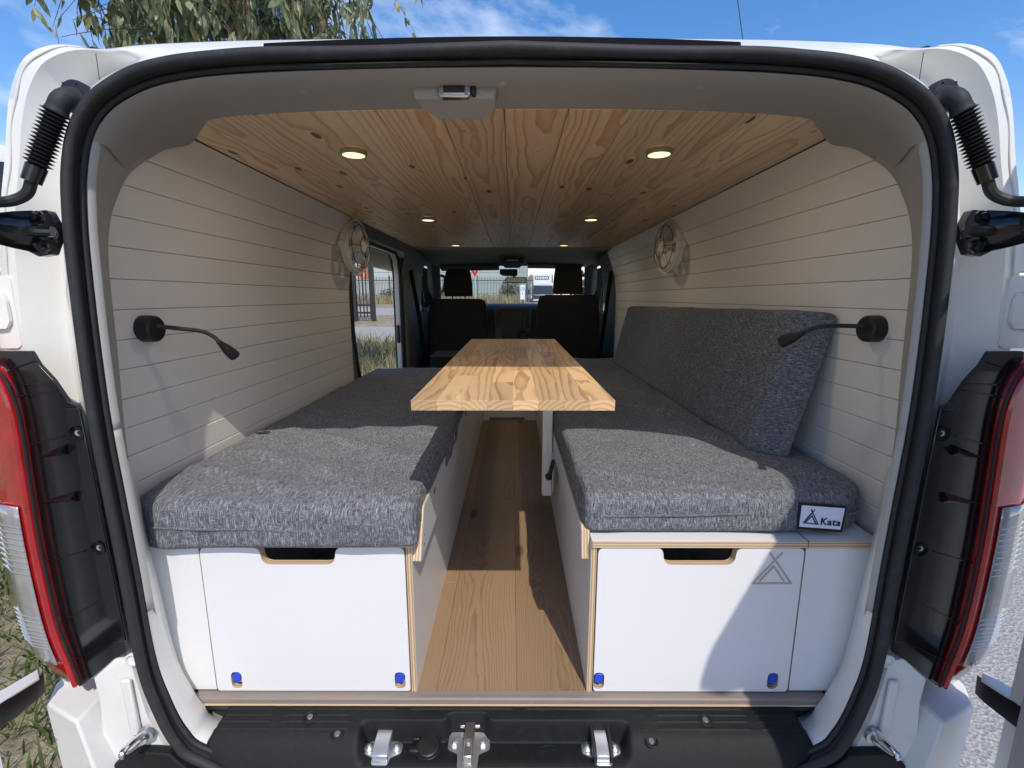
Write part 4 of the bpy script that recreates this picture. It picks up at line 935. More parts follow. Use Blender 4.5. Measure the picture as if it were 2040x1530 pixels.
# mattress blocks
def soft_box(x0, x1, y0, y1, z0, z1, name, parent, amp, seed, nx=44, ny=90, nz=10, r=.022, m="fabric", shape=None):
    """closed rounded box with gentle folds"""
    mb = MB(); cx, cy, cz = (x0+x1)/2, (y0+y1)/2, (z0+z1)/2; hx, hy, hz = (x1-x0)/2, (y1-y0)/2, (z1-z0)/2
    idx = {}; 
    def vert(i, j, k):
        key = (i, j, k)
        if key in idx: return idx[key]
        def g(t):   # denser near the ends
            return t
        p = Vector((-hx+2*hx*i/nx, -hy+2*hy*j/ny, -hz+2*hz*k/nz))
        q = Vector((max(-hx+r, min(hx-r, p.x)), max(-hy+r, min(hy-r, p.y)), max(-hz+r, min(hz-r, p.z))))
        d = p-q
        if d.length > 1e-9:
            n = d.normalized(); p = q+n*r
        else: n = Vector((0, 0, 0))
        n2 = Vector((0 if i not in (0, nx) else (-1 if i == 0 else 1), 0 if j not in (0, ny) else (-1 if j == 0 else 1), 0 if k not in (0, nz) else (-1 if k == 0 else 1)))
        w_ = p+Vector((cx, cy, cz))
        f = noise.noise(Vector((w_.x*5+seed, w_.y*3.2, w_.z*6)))*.6+noise.noise(Vector((w_.x*13+seed, w_.y*9+seed, w_.z*20)))*.28
        rg = noise.noise(Vector((w_.x*3.0+w_.y*5.0+seed, w_.x*1.3-w_.y*.7, w_.z*2)));  rg = (1-abs(rg)*2.2); f += max(0, rg)**3*.55
        edge = min(1, min(hx-abs(p.x-0), hy-abs(p.y))/.05) if k == nz else .6
        if k == nz: edge = max(.15, edge)
        if k == 0: edge = 0
        w_ += n2*(f*amp*edge)
        if shape: w_ = shape(w_, i/nx, j/ny, k/nz)
        idx[key] = len(mb.v); mb.v.append(tuple(w_)); return idx[key]
    def quad(a, b_, c, d): mb.f.append([vert(*a), vert(*b_), vert(*c), vert(*d)]); mb.m.append(0)
    for i in range(nx):
        for j in range(ny):
            quad((i,j,0), (i,j+1,0), (i+1,j+1,0), (i+1,j,0)); quad((i,j,nz), (i+1,j,nz), (i+1,j+1,nz), (i,j+1,nz))
    for i in range(nx):
        for k in range(nz):
            quad((i,0,k), (i+1,0,k), (i+1,0,k+1), (i,0,k+1)); quad((i,ny,k), (i,ny,k+1), (i+1,ny,k+1), (i+1,ny,k))
    for j in range(ny):
        for k in range(nz):
            quad((0,j,k), (0,j,k+1), (0,j+1,k+1), (0,j+1,k)); quad((nx,j,k), (nx,j+1,k), (nx,j+1,k+1), (nx,j,k+1))
    return mb.build(name, m, parent, sharp=180, recalc=False)
def shapeL(p, a, b_, c):
    # front left corner is cut back round the pillar trim and hangs over the bench front
    f = sstep(1.10, .87, p.y); cut = f*sstep(-.60, -.79, p.x)
    p = p+Vector((.006*sstep(1.0, .9, p.y)*sstep(-.66, -.79, p.x), .030*sstep(-.70, -.80, p.x)*sstep(1.0, .88, p.y), 0))
    p.z -= .016*sstep(.97, .875, p.y)*(1-.4*a)*(1-c*.5)+.006*cut
    p.z += .006*math.sin((p.x+.2)*9)*sstep(1.2, .9, p.y)*c
    return p
tl = thing("seat_mattress", (-.49, 1.76, -.50), "long charcoal mattress on the left bench, beside the open sliding door", "mattress")
soft_box(-.788, -.192, .874, 2.66, -.4985, -.402, "mattress_cover", tl, .019, 3.1, nx=90, ny=170, nz=14, shape=shapeL)
tr_ = thing("seat_mattress", (.47, 2.0, -.50), "long charcoal mattress on the right bench with a white sewn tag on its end", "mattress")
def shapeR(p, a, b_, c):
    p = p+Vector((-.03*sstep(1.05, .92, p.y)*sstep(.70, .80, p.x), .03*sstep(.68, .80, p.x)*sstep(1.0, .92, p.y), 0))
    p.z -= .004*sstep(.98, .92, p.y)*c
    return p
soft_box(.160, .790, .922, 3.15, -.4985, -.406, "mattress_cover", tr_, .016, 9.7, nx=90, ny=170, nz=14, shape=shapeR)
# piping seam round the front of each mattress
def seam(x0, x1, y, z, parent, dip, seed):
    pts = []
    for i in range(60):
        t = i/59; x = x0+(x1-x0)*t; f = noise.noise(Vector((x*7+seed, seed, 0)))
        yy = y+.002*f+(.022*(1-min(1, t/.06))**2)+(.022*(1-min(1, (1-t)/.06))**2)
        pts.append((x, yy, z+dip*math.sin(t*3.3+seed)+.003*f))
    mb = MB(); mb.tube(pts, .0026, 6); return mb.build("piping", "fabric", parent)
seam(-.745, -.205, .8725, -.462, tl, .004, 2.0); seam(.170, .752, .9195, -.452, tr_, .003, 5.0)

# sewn tag with printed tent mark and name on the right mattress front
ty = .916
tg = [(0.6102, -0.4271), (0.7007, -0.4339), (0.6973, -0.4817), (0.6102, -0.4749)]
bo = [(0.6053, -0.4215), (0.7054, -0.4294), (0.7024, -0.4886), (0.6055, -0.4806)]
tb = plate(bo, [], .001, lambda u, v, w: (u, ty-.002-w, v), "tag_border", "ink_black", tr_)
plate(tg, [], .001, lambda u, v, w: (u, ty-.0035-w, v), "tag", "tag_white", tb)
tm = [((0.6302, -0.4362), (0.6478, -0.4691)), ((0.6376, -0.4362), (0.6166, -0.4657)), ((0.6166, -0.4657), (0.6478, -0.4691)), ((0.6328, -0.4497), (0.6423, -0.4668)), ((0.6328, -0.4497), (0.6217, -0.4634))]
for k, sgm in enumerate(tm): grooves([sgm], .0022, (lambda u, v, w, k=k: (u, ty-.0047-.0001*k-w, v)), "tag_mark", "ink_black", tb, .0004)
p = (0.6510, -0.4691); text("Kata", .0215, (p[0], ty-.0053, p[1]), (R(90), R(5), 0), "tag_lettering", "ink_black", tb, .0002, bold=True, sp=1.12)

# loose back cushion leaning against the right wall
ck = thing("back_cushion", (.70, 2.0, -.41), "thick charcoal back cushion leaning against the right wall on the mattress", "cushion")
ang = R(13.0)
def shapeC(p, a, b_, c):
    lx, lz = p.x, p.z      # local: x thickness 0..0.09, z height 0..0.385
    y = p.y+(.05*(1-a)-.03)*(1-b_)
    lx += .010*math.sin(c*3.0)*math.sin(b_*9+1)*.5
    X_ = .632+lx*math.cos(ang)+lz*math.sin(ang); Z_ = -.4065-lx*math.sin(ang)*.35+lz*math.cos(ang)-.022*b_*c
    return Vector((X_, y, Z_))
soft_box(0, .082, 1.165, 2.92, 0, .385, "cushion_cover", ck, .009, 21.3, nx=10, ny=120, nz=30, r=.020, m="cushion_fabric", shape=shapeC)

# folding table: edge-glued pine staves with finger joints
tt = thing("folding_table", (.125, 1.64, -.87), "narrow pine table between the two mattresses, held by one white leg", "table")
mb = MB(); mb.box(-.150, .164, .86, 2.02, -.2085, -.2005); tb_ = mb.build("table_top", "board_white", tt, bevel=.002)
rows = 8; wdt = .366/rows
for i in range(rows):
    x0 = -.176+i*wdt; y = .815; first = True
    while y < 2.06-.02:
        L = random.uniform(.20, .46) if not first else random.uniform(.10, .42); first = False
        y1 = min(2.06, y+L)
        if 2.06-y1 < .08: y1 = 2.06
        mb = MB(); mb.box(x0+.00005, x0+wdt-.00005, y+.00005, y1-.00005, -.2003, -.1815); mb.build("stave", "table_pine", tb_, bevel=.0004, seg=1)
        y = y1
mb = MB(); mb.box(.114, .149, 1.62, 1.662, -.722, -.209); leg = mb.build("leg", "board_white", tt, bevel=.002)
mb = MB(); mb.box(.149, .1535, 1.60, 1.68, -.70, -.55); mb.build("leg_bracket", "zinc", leg, bevel=.001)
mb = MB(); mb.lathe([(.0, .014), (.010, .013), (.013, .009), (.013, 0)], (.138, 1.62, -.645), (0, -1, 0), 16); mb.tube([(.138,1.607,-.645), (.146,1.600,-.605), (.151,1.595,-.575)], [.008, .0075, .006], 8); mb.build("clamp_lever", "black_plastic", leg)
mb = MB(); mb.box(-.150, .164, 1.55, 1.75, -.222, -.2087); mb.build("table_bracket", "zinc", tt, bevel=.002)

# white panel closing the aisle at the front
mb = MB(); mb.box(-.205, .170, 3.236, 3.25, -.868, -.52); t_ = mb.build("aisle_panel", "laminate", bevel=.001); tag(t_, "low white panel closing the far end of the aisle under the table", "panel")
mb = MB(); mb.box(-.16, .09, 3.2335, 3.2365, -.862, -.845); mb.build("panel_vent", "cab_grey", t_)
# white board edge and dark box at the head of the left bench
mb = MB(); mb.box(-.775, -.15, 2.70, 2.712, -.43, -.408); tag(mb.build("bench_head_board", "laminate", bevel=.001), "thin white board edge across the far end of the left mattress", "board")
mb = MB(); mb.box(-.52, -.22, 2.95, 3.25, -.50, -.375); b0 = mb.build("storage_box", "black_seat", bevel=.008); tag(b0, "small dark box behind the passenger seat, left of the table end", "box")
mb = MB(); mb.box(-.525, -.215, 2.945, 3.255, -.374, -.366); mb.build("box_lid", "cab_console", b0, bevel=.003)

# reading lamps on flexible necks
def reading_lamp(bx, by, bz, s, neck, head_dir, label):
    t = thing("reading_lamp", (bx, by, bz), label, "lamp", "black gooseneck reading lamps on the side walls")
    mb = MB(); mb.lathe([(.0, .030), (.024, .030), (.028, .026), (.029, .018), (.029, .0)], (bx, by, bz), (s, 0, 0), 32); mb.build("wall_base", "black_plastic", t)
    pts = spline(neck, 30); mb = MB(); mb.tube(pts, .0047, 10); mb.build("flexible_neck", "rubber_soft", t)
    e = pts[-1]; d = Vector(head_dir).normalized()
    mb = MB(); mb.lathe([(.0, -.004), (.0058, -.003), (.0075, .008), (.0115, .026), (.0135, .042), (.0135, .054), (.0115, .055), (.0, .052)], e, d, 18); mb.build("lamp_head", "black_plastic", t)
    return t
bx = (-0.8000, 1.0232, -0.0678); h1 = (-0.6900, 1.1055, -0.1053)
reading_lamp(-.7995, bx[1], bx[2], 1, [(-.772, bx[1], bx[2]+.006), (-0.7450, 1.0458, -0.0682), (-0.7150, 1.0836, -0.0776), (-0.6980, 1.1000, -0.0917), h1], Vector((-0.6760, 1.1585, -0.1568))-Vector(h1), "black gooseneck reading lamp on the left board wall")
bx = (0.8000, 1.0206, -0.0677); h1 = (0.6550, 1.0494, -0.0797)
reading_lamp(.7995, bx[1], bx[2], -1, [(.772, bx[1], bx[2]+.005), (0.7350, 1.0350, -0.0620), (0.6950, 1.0413, -0.0635), (0.6720, 1.0476, -0.0706), h1], Vector((0.6320, 1.1099, -0.1105))-Vector(h1), "black gooseneck reading lamp in front of the leaning cushion, on the right wall")

# round ceiling lights, lit
def puck(label, loc):
    t = thing("ceiling_light", loc, label, "ceiling light", "round lit ceiling lights"); x, y, z = loc
    mb = MB(); mb.lathe([(.031, .0), (.0315, -.002), (.0315, -.011), (.029, -.0125), (.0265, -.0118)], loc, (0, 0, 1), 32); mb.build("rim", "nickel", t)
    mb = MB(); mb.lathe([(.0265, -.0116), (.015, -.0122), (.0, -.0124)], loc, (0, 0, 1), 28); mb.build("diffuser", "lamp_glow", t)
    ld = bpy.data.lights.new("lamp_light", 'AREA'); ld.shape = 'DISK'; ld.size = .05; ld.energy = LAMP_W; ld.color = (1.0, .84, .60); ld.spread = R(170)
    lo = bpy.data.objects.new("lamp_light", ld); COL.objects.link(lo); setp(lo, (x, y, z-.0145), t)
LAMP_W = .34
for u, lab in (((-.381, 1.218), "lit round ceiling light nearest the viewer, left of the two"), ((.361, 1.215), "lit round ceiling light nearest the viewer, right of the two"),
               ((-.375, 2.196), "lit round ceiling light in the middle row, left of the two"), ((.356, 2.19), "lit round ceiling light in the middle row, right of the two"),
               ((-.377, 3.24), "lit round ceiling light nearest the cab, left of the two"), ((.347, 3.24), "lit round ceiling light nearest the cab, right of the two")):
    puck(lab, (u[0], u[1], .3505))

# oval wall fans
def fan(label, loc, rz):
    t = thing("wall_fan", (0, 0, 0), label, "fan", "white round wall fans")
    R0 = .110
    def ring(r, y0, y1, th, nm, m):
        mb = MB(); mb.lathe([(r, y0), (r+th, y0), (r+th, y1), (r, y1), (r, y0)], (0, 0, 0), (0, -1, 0), 48); return mb.build(nm, m, t, bevel=.002)
    ring(R0, -.014, .016, .008, "outer_ring", "fan_white"); ring(R0-.010, -.012, .018, .006, "inner_ring", "fan_white")
    mb = MB(); mb.tube([(.094*math.cos(k*math.pi/24), -.028, .094*math.sin(k*math.pi/24)) for k in range(48)], .0016, 6, closed=True); mb.build("guard_wire", "wire_dark", t)
    mb = MB(); mb.tube([(.045*math.cos(k*math.pi/24), -.046, .045*math.sin(k*math.pi/24)) for k in range(48)], .0016, 6, closed=True); mb.build("guard_wire", "wire_dark", t)
    for k in range(4):
        a = k*math.pi/2; mb = MB(); mb.tube([(r_*math.cos(a), y_, r_*math.sin(a)) for r_, y_ in ((.026, -.046), (.045, -.046), (.080, -.036), (.102, -.022))], .0016, 6); mb.build("guard_wire", "wire_dark", t)
    mb = MB(); mb.lathe([(0, .044), (.020, .043), (.026, .038), (.027, .0), (.027, -.03), (.02, -.04), (0, -.04)], (0, 0, 0), (0, -1, 0), 28); mb.build("hub", "fan_white", t)
    for k in range(6):
        a = k*math.pi/3+.3; loops = []
        for r_, wd_, tw in ((.024, .020, .9), (.045, .034, .7), (.070, .046, .5), (.088, .040, .42), (.094, .022, .4)):
            loops.append([(r_*math.cos(a+u*wd_/r_), -.012+u*wd_*math.sin(tw)*.9, r_*math.sin(a+u*wd_/r_)) for u in (-.5, -.25, 0, .25, .5)])
        mb = MB(); mb.loft(loops); mb.build("blade", "fan_white", t, solid=.0015, sharp=60)
    for a in (math.pi/2, -math.pi/2, 0, math.pi):
        c = (.122*math.cos(a), 0, .122*math.sin(a)); w_ = .014 if abs(math.sin(a)) > .5 else .008; h_ = .007 if abs(math.sin(a)) > .5 else .014
        mb = MB(); mb.box(c[0]-w_, c[0]+w_, -.016, .016, c[2]-h_, c[2]+h_); mb.build("ring_clip", "fan_white", t, bevel=.003)
    # mounting stem back to the wall
    mb = MB(); mb.lathe([(.034, .075), (.034, .060), (.016, .052), (.014, .02)], (0, 0, 0), (0, 1, 0), 24); mb.build("wall_mount", "fan_white", t)
    t.location = loc; t.rotation_euler = (0, 0, rz); WL[t.name] = Vector(loc)
    return t
f0 = fan("white round wall fan beside the sliding door opening", (-.712, 2.21, .226), R(82))
copy_tree(f0, (.722, 2.22, .226), (0, 0, R(-82)), "white round wall fan on the right board wall above the cushion")

# ================================================================ OUTSIDE
def hz(y): return GZ+.75*sstep(5, 16, y)+.30*sstep(16, 40, y)
def sheet(name, xs, ys, m, dz, kind="structure", fx=None):
    mb = MB(); mb.loft([[((fx(x, y) if fx else x), y, hz(y)+dz) for x in xs] for y in ys]); o = mb.build(name, m, sharp=180); o["kind"] = kind; return o
ys = [-300, -120, -50, -20, -8, 0]+[i*1.0 for i in range(1, 46)]+[55, 70, 100, 160, 300, 700, 1500]
sheet("ground", [-1500, -400, -120, -50, -20, -10, -5, -3, -2, -1.15, 0, 2, 6, 15, 50, 150, 500, 1500], ys, "earth", 0)
yr = [-300, -60, -20, -8, 0]+[i*1.0 for i in range(1, 46)]+[60, 100, 200]
sheet("road", [-1.18, 0, 1, 2, 3, 5, 8, 12], yr, "asphalt", .005)
sheet("driveway", [-16, -12, -8, -5, -3, -1.2], [11.0, 11.5, 12, 12.5, 13, 13.5], "asphalt", .006, fx=None)
sheet("footpath", [-16, -8, -4, -1.2], [9.35, 9.6, 9.9], "concrete", .007)
sheet("far_road", [-60, -30, -10, -4], [19, 21, 23, 25, 27], "asphalt", .006)

# ---- grass
def blades(name, label, m, n, xr, yr_, hr, wr, seed, lean=.5, dens=None):
    rnd = random.Random(seed); mb = MB()
    while n > 0:
        x = rnd.uniform(*xr); y = rnd.uniform(*yr_)
        if dens and rnd.random() > dens(x, y): n -= 1; continue
        n -= 1
        h = rnd.uniform(*hr); w_ = rnd.uniform(*wr); a = rnd.uniform(0, 6.28); l = rnd.uniform(.1, lean)*h; b_ = rnd.uniform(0, 6.28)
        dx, dy = math.cos(a)*w_, math.sin(a)*w_; lx, ly = math.cos(b_)*l, math.sin(b_)*l; z = hz(y)-.005
        mb.add([(x-dx, y-dy, z), (x+dx, y+dy, z), (x+dx*.8+lx*.4, y+dy*.8+ly*.4, z+h*.6), (x-dx*.8+lx*.4, y-dy*.8+ly*.4, z+h*.6), (x+lx, y+ly, z+h*.92)], [(0,1,2,3), (3,2,4)])
    o = mb.build(name, m, flat=True, recalc=False); o["kind"] = "stuff"; o["label"] = label; o["category"] = "grass"; return o
cl = lambda x, y: .25+.9*max(0, noise.noise(Vector((x*1.6, y*1.6, 3.))))+(.3 if x < -2.2 else 0)
cld = lambda x, y: .4+.8*max(0, noise.noise(Vector((x*1.3+9, y*1.3, 7.))))
blades("grass", "green weeds and grass on the verge left of the van", "grass_green", 30000, (-5.0, -1.2), (.6, 5.0), (.03, .13), (.0025, .007), 1, 1.3, cl)
blades("dry_grass", "dry straw lying on the verge left of the van", "grass_dry", 30000, (-5.0, -1.15), (.5, 5.0), (.012, .055), (.0015, .0035), 2, 3.2, cld)
blades("grass", "tall green grass outside the open sliding door", "grass_green", 3800, (-5.4, -1.9), (7.6, 10.9), (.14, .42), (.006, .014), 3, .7, lambda x, y: .25+1.3*max(0, noise.noise(Vector((x*.9, y*.9, 1.)))))
blades("dry_grass", "dry grass stems outside the open sliding door", "grass_dry", 5200, (-6, -1.6), (7.2, 11), (.05, .45), (.003, .007), 4, .9)
blades("dry_grass", "long dry grass along the far fence", "grass_dry", 5200, (-17, 1), (33.5, 36.8), (.3, .9), (.01, .03), 5, .5)

# ---- palisade gate and far fence
gate = thing("sliding_gate", (-5.7, 15, hz(15)), "tall black palisade gate seen through the open sliding door", "gate")
mb = MB(); zb = hz(15)+.12; mb.box(-.016, .016, -.016, .016, 0, 2.25); mb.add([(-.016,-.016,2.25), (.016,-.016,2.25), (.016,.016,2.25), (-.016,.016,2.25), (0,0,2.33)], [(0,1,4), (1,2,4), (2,3,4), (3,0,4)])
p0 = mb.build("pale", "black_steel", gate, flat=True)
for k in range(24):
    o = p0 if k == 0 else p0.copy()
    if k: COL.objects.link(o); o.parent = gate
    x = -7.0+k*.108; o.location = Vector((x, 15+(k % 2)*.02, zb+1.165))-Vector((-5.7, 15, hz(15)))
for z in (zb+.12, zb+.36, zb+1.95): mb = MB(); mb.box(-7.05, -4.45, 14.97, 15.05, z, z+.06); mb.build("rail", "black_steel", gate)
for x in (-4.42, -5.0, -7.0): mb = MB(); mb.box(x-.05, x+.05, 14.93, 15.07, hz(15), zb+2.5); mb.build("post", "black_steel", gate)
for x0, x1, m_ in ((-4.83, -4.72, "sign_orange"), (-4.68, -4.50, "sign_orange")):
    mb = MB(); mb.box(x0, x1, 15.09, 15.11, .55, 1.02); mb.build("gate_notice", m_, gate)
bn = thing("banner", (-5.0, 15.9, hz(15.9)), "orange, purple and yellow banner behind the black gate", "banner")
for x0, x1, z0, z1, m_ in ((-5.35, -5.12, 1.2, 2.2, "sign_yellow"), (-5.12, -4.95, 1.55, 2.2, "sign_purple"), (-4.95, -4.80, 1.3, 2.2, "sign_orange"), (-5.12, -4.95, 1.1, 1.55, "sign_white")):
    mb = MB(); mb.box(x0, x1, 15.9, 15.92, z0, z1); mb.build("banner_panel", m_, bn)
for x in (-5.36, -4.79): mb = MB(); mb.tube([(x, 15.93, hz(15.9)), (x, 15.93, 2.25)], .025, 8); mb.build("banner_pole", "black_steel", bn)

fen = thing("palisade_fence", (-7.5, 36, hz(36)), "long black palisade fence in front of the grey building", "fence")
mb = MB(); z0 = hz(36)
for k in range(160):
    x = -16.5+k*.113; mb.box(x-.014, x+.014, 35.99, 36.01, z0+.1, z0+1.92+.05*(k % 2))
pk = mb.build("pales", "black_steel", fen, flat=True); pk["kind"] = "stuff"
for z in (z0+.28, z0+1.68): mb = MB(); mb.box(-16.5, 1.55, 36.02, 36.05, z, z+.05); mb.build("rail", "black_steel", fen)
for x in (-16.5, -14.2, -11.9, -9.3, -7.3, -5.0, -2.7, -.4, 1.5): mb = MB(); mb.box(x-.035, x+.035, 35.96, 36.03, z0, z0+2.05); mb.build("post", "black_steel", fen)

# ---- bushes
def bush(c, r, n, seed, label, m="bush_leaf", lw=.05):
    rnd = random.Random(seed); t = thing("bush", (c[0], c[1], hz(c[1])), label, "bush"); mb = MB()
    for _ in range(n):
        th = rnd.uniform(0, 6.28); u = rnd.uniform(-1, 1); rr = rnd.random()**.4; q = math.sqrt(1-u*u)
        lump = 1+.3*noise.noise(Vector((q*math.cos(th)*2+seed, q*math.sin(th)*2, u*2)))
        p = Vector((c[0]+r[0]*rr*q*math.cos(th)*lump, c[1]+r[1]*rr*q*math.sin(th)*lump, c[2]+r[2]*rr*u*lump))
        a = Vector((rnd.uniform(-1,1), rnd.uniform(-1,1), rnd.uniform(-.3,1))).normalized()*lw*rnd.uniform(.7,1.6); b_ = a.cross(Vector((rnd.uniform(-1,1), rnd.uniform(-1,1), rnd.uniform(-1,1)))).normalized()*lw*.5
        mb.add([p-a, p+b_, p+a, p-b_], [(0,1,2,3)])
    mb.build("foliage", m, t, flat=True, recalc=False)
    mb = MB()
    for k in range(5):
        a = k*1.26; mb.tube([(c[0]+.06*math.cos(a), c[1]+.06*math.sin(a), hz(c[1])-.05), (c[0]+r[0]*.3*math.cos(a), c[1]+r[1]*.3*math.sin(a), c[2])], [.03, .015], 6)
    mb.build("stems", "bark", t)
bush((-9.75, 37.6, -.05), (.95, .8, .72), 1500, 1, "round yellow-green bush behind the far fence, seen through the sliding door", lw=.06)
bush((-.25, 37.4, .35), (.85, .7, 1.0), 1500, 2, "bush above the fence beside the rear-view mirror, seen through the windscreen", lw=.07)
bush((-5.55, 37.2, .05), (.5, .5, .7), 700, 3, "small bush behind the fence at the left end of the windscreen", lw=.06)

# ---- warehouse
bld = thing("warehouse", (-30, 55, hz(48)), "large pale grey warehouse of horizontal wall panels behind the fence", "building")
mb = MB(); mb.box(-62, 1.55, 48.12, 75, -.8, 11.8); mb.build("wall_core", "roof_steel", bld)
pm = None
for r_ in range(12):
    for c_ in range(9):
        x0 = 1.5-(c_+1)*7.0
        mb = MB(); mb.box(x0+.02, x0+6.98, 48.0, 48.13, -.7+r_*1.04+.012, -.7+(r_+1)*1.04-.012); mb.build("wall_panel", "wall_cladding", bld, bevel=.008, seg=1)
for k in range(6): mb = MB(); mb.box(.55+k*.17, .63+k*.17, 47.90, 48.0, -.7, 11.7); mb.build("corner_rib", "wall_cladding", bld)
mb = MB(); mb.box(-62.3, 1.9, 47.7, 75.3, 11.8, 12.05); mb.build("roof", "roof_steel", bld)
sg = thing("building_sign", (-11.75, 47.9, 3.8), "white sign with large grey letters on the warehouse wall", "sign")
mb = MB(); mb.box(-12.55, -11.0, 47.86, 47.95, 3.0, 5.3); mb.build("sign_board", "sign_white", sg, bevel=.02)
text("CA", 1.15, (-12.4, 47.85, 3.45), (R(90), 0, 0), "sign_lettering", "sign_grey_ink", sg, .005)

# ---- give way sign
gw = thing("give_way_sign", (-1.75, 22, hz(22)), "red and white give way triangle on a post, seen through the windscreen", "sign")
tri = [(-1.75, .905), (-2.18, 1.65), (-1.32, 1.65)]
plate(rpoly(tri, .04, 4), [], .01, lambda u, v, w: (u, 22-w, v), "sign_plate", "sign_red", gw)
c = (-1.75, 1.40); plate([(c[0]+(p[0]-c[0])*.52, c[1]+(p[1]-c[1])*.52) for p in tri], [], .004, lambda u, v, w: (u, 21.99-w, v), "sign_face", "sign_white", gw)
mb = MB(); mb.tube([(-1.75, 22.03, hz(22)-.1), (-1.75, 22.03, 1.6)], .03, 10); mb.build("sign_post", "zinc", gw)
ns = thing("notice_sign", (.61, 30, hz(30)), "white upright notice with a grey ring beside the truck, seen through the windscreen", "sign")
mb = MB(); mb.box(.46, .76, 29.98, 30.0, -.15, .76); mb.build("sign_board", "sign_white", ns, bevel=.01)
mb = MB(); mb.tube([(.61+.11*math.cos(k*math.pi/12), 29.97, .50+.11*math.sin(k*math.pi/12)) for k in range(24)], .012, 6, closed=True); mb.build("sign_ring", "sign_grey_ink", ns)
mb = MB(); mb.box(.56, .67, 29.968, 29.978, .48, .52); mb.box(.57, .65, 29.968, 29.978, .18, .27); mb.build("sign_mark", "sign_grey_ink", ns)
for x in (.5, .72): mb = MB(); mb.tube([(x, 30.02, hz(30)-.1), (x, 30.02, .7)], .02, 8); mb.build("sign_post", "zinc", ns)

# ---- truck
tk = thing("box_truck", (2.5, 41, hz(40)), "white box truck facing the van, seen through the windscreen", "truck")
mb = MB(); mb.hexa([(1.60,40.0,-.35), (3.48,40.0,-.35), (3.48,40.0,.72), (3.38,40.15,1.12), (1.70,40.15,1.12), (1.60,40.0,.72)], [(1.60,41.9,-.35), (3.48,41.9,-.35), (3.48,41.9,.72), (3.40,41.9,1.12), (1.68,41.9,1.12), (1.60,41.9,.72)]); mb.build("cab", "truck_white", tk, bevel=.05)
mb = MB(); mb.hexa([(1.68,39.98,.24), (3.40,39.98,.24), (3.34,40.06,.92), (1.74,40.06,.92)], [(1.68,40.02,.24), (3.40,40.02,.24), (3.34,40.10,.92), (1.74,40.10,.92)]); mb.build("windscreen", "truck_dark", tk, bevel=.02)
mb = MB(); mb.box(1.66, 3.42, 39.93, 40.05, -.12, .16); mb.build("grille", "truck_dark", tk, bevel=.02)
mb = MB(); mb.box(1.58, 3.50, 39.85, 40.1, -.62, -.30); mb.build("bumper", "truck_dark", tk, bevel=.04)
mb = MB(); mb.hexa([(1.72,40.0,.96), (3.36,40.0,.96), (3.36,40.0,1.14), (1.72,40.0,1.14)], [(1.72,40.5,1.0), (3.36,40.5,1.0), (3.36,40.6,1.22), (1.72,40.6,1.22)]); mb.build("sun_visor", "truck_white", tk, bevel=.02)
mb = MB(); mb.box(1.55, 3.52, 42.0, 48.0, -.30, 2.02); bx_ = mb.build("cargo_box", "truck_white", tk, bevel=.04)
mb = MB(); mb.box(1.95, 3.15, 41.97, 42.0, 1.52, 1.80); lb = mb.build("lettering_panel", "truck_dark", tk)
for k in range(7): mb = MB(); x = 2.03+k*.155; mb.box(x, x+.10, 41.955, 41.972, 1.58, 1.74); mb.build("lettering", "sign_white", lb)
for x in (1.56, 3.42): mb = MB(); mb.box(x, x+.09, 41.96, 42.0, 1.15, 1.95); mb.build("marker_strip", "truck_red", bx_)
for x in (1.50, 3.42): mb = MB(); mb.box(x, x+.16, 39.92, 39.99, -.05, .10); mb.build("headlight", "sign_white", tk, bevel=.02)
for s, x in ((-1, 1.58), (1, 3.50)):
    mb = MB(); mb.tube([(x, 40.1, .75), (x+s*.22, 39.95, .72), (x+s*.22, 39.95, .2)], .02, 6); mb.box(x+s*.22-.08, x+s*.22+.08, 39.93, 39.99, .22, .62); mb.build("wing_mirror", "truck_dark", tk)
for x in (1.75, 3.33):
    for y in (40.9, 46.4): mb = MB(); mb.lathe([(0, -.13), (.30, -.13), (.47, -.10), (.47, .10), (.30, .13), (0, .13)], (x, y, hz(y)+.47), (1, 0, 0), 24); mb.build("wheel", "tyre", tk)

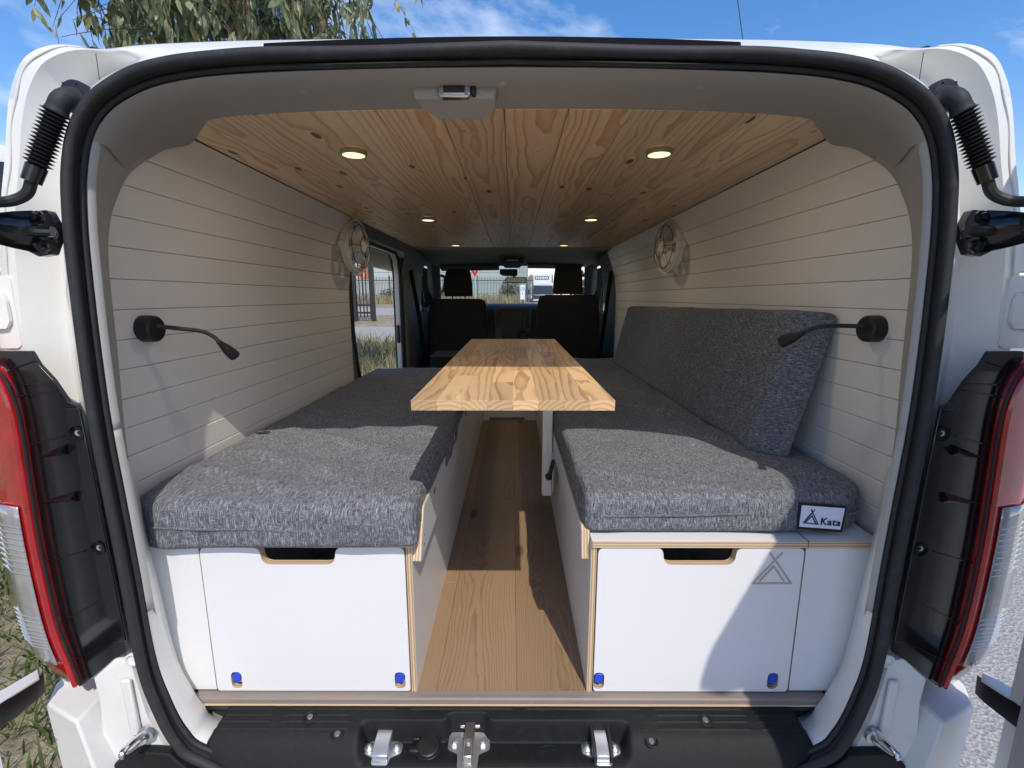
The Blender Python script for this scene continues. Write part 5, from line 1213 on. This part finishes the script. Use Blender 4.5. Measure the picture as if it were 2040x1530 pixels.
# ---- trees
def gum(name, base, top, crown, r, n, label, seed, leaf=(.10, .21), wl_=.030, trunk_r=.09, ym=None, mats=("gum_leaf", "gum_leaf_young")):
    rnd = random.Random(seed); t = thing(name, base, label, "tree"); mb = MB()
    B0 = Vector(base); T0 = Vector(top)
    tp = spline([B0, lerp3(B0, T0, .35)+Vector((.12, .05, 0)), lerp3(B0, T0, .7)+Vector((-.08, 0, 0)), T0], 14)
    mb.tube(tp, [trunk_r*(1-.75*i/13) for i in range(14)], 10); mb.build("trunk", "bark", t, sharp=80)
    br = MB(); tw = MB(); lf = [MB(), MB()]; C = Vector(crown)
    for k in range(n):
        # end of a branchlet inside the crown volume
        while True:
            u = Vector((rnd.uniform(-1,1), rnd.uniform(-1,1), rnd.uniform(-1,1)))
            if u.length < 1: break
        q = C+Vector((u.x*r[0], u.y*r[1], u.z*r[2]*(1+.35*noise.noise(Vector((u.x*2.5+seed, u.y*2.5, 0))))))
        if k < n//22:
            s0 = tp[rnd.randint(5, 12)]; mid = lerp3(s0, q, .55)+Vector((0, 0, .3)); br.tube(spline([s0, mid, q], 8), [.028*(1-.8*i/7)*trunk_r/.09 for i in range(8)], 6)
        d = Vector((rnd.uniform(-1,1), rnd.uniform(-1,1), rnd.uniform(-.9,.25))).normalized(); L = rnd.uniform(.25, .6)*leaf[1]/.15
        e = q+d*L+Vector((0, 0, -.25*L)); pts = spline([q, lerp3(q, e, .5)+Vector((0, 0, .06*L)), e], 6); tw.tube(pts, [.004*leaf[1]/.15*(1-.12*i) for i in range(6)], 4, cap=False)
        for j in range(rnd.randint(7, 12)):
            p = pts[rnd.randint(1, 5)]+Vector((rnd.gauss(0,.02), rnd.gauss(0,.02), rnd.gauss(0,.02)))
            ll = rnd.uniform(*leaf); hd = Vector((rnd.gauss(0,.35), rnd.gauss(0,.35), -1)).normalized()
            sd = hd.cross(Vector((rnd.uniform(-1,1), rnd.uniform(-1,1), .1))).normalized()*wl_*rnd.uniform(.6,1.25)*ll/leaf[1]; cv = hd.cross(sd).normalized()*ll*rnd.uniform(-.12,.12)
            m_ = lf[0] if rnd.random() < .8 else lf[1]
            m_.add([p, p+hd*ll*.3+sd+cv*.6, p+hd*ll*.68+sd*.75+cv, p+hd*ll, p+hd*ll*.68-sd*.75+cv, p+hd*ll*.3-sd+cv*.6, p+hd*ll*.5+cv*1.15], [(0,1,6), (1,2,6), (2,3,6), (3,4,6), (4,5,6), (5,0,6)])
    br.build("branches", "bark", t, sharp=80); tw.build("twigs", "twig", t)
    c_ = lf[0].build("crown", mats[0], t, flat=True, recalc=False); lf[1].build("young_leaves", mats[1], t, flat=True, recalc=False)
    return t
gum("gum_tree", (-2.75, 5.3, hz(5.3)-.05), (-2.55, 5.2, 4.6), (-2.95, 5.3, 3.75), (1.6, 1.2, 1.42), 900, "eucalyptus with drooping grey-green leaves above the left of the van roof", 11)
for k, (x, y, z, r, lab) in enumerate(((10.2, 52, 1.2, 3.0, "green tree beyond the right end of the windscreen"), (14.8, 50, 1.6, 3.4, "green tree seen through the right cab window, farther from the truck"), (20.5, 56, 2.0, 4.2, "large green tree far right of the truck"))):
    gum("street_tree", (x, y, hz(y)-.1), (x+.2, y, z+r*.4), (x, y, z), (r, r*.9, r*.75), 420, lab, 30+k, leaf=(.3, .55), wl_=.16, trunk_r=.2, mats=("bush_leaf", "grass_green"))

# ---- overhead cable and its poles
pA = Vector((-7.6, -11.2, 0)); pB = Vector((20.8, 40.0, 0))
for q, lab in ((pA, "timber power pole standing behind the viewer"), (pB, "timber power pole far ahead on the right")):
    t = thing("power_pole", (q.x, q.y, hz(q.y)), lab, "pole"); mb = MB(); mb.tube([(q.x, q.y, hz(q.y)-.2), (q.x, q.y, 6.6)], [.15, .11], 12); mb.build("pole_shaft", "timber_pole", t)
    mb = MB(); mb.box(q.x-.8, q.x+.8, q.y-.05, q.y+.05, 6.0, 6.1); mb.build("cross_arm", "timber_pole", t)
mb = MB(); mb.tube([lerp3(pA, pB, k/40)+Vector((0, 0, 6.12-.25*math.sin(math.pi*k/40))) for k in range(41)], .010, 6, cap=False)
tag(mb.build("overhead_cable", "wire_dark"), "thin dark overhead cable crossing the blue sky above the roof", "cable")
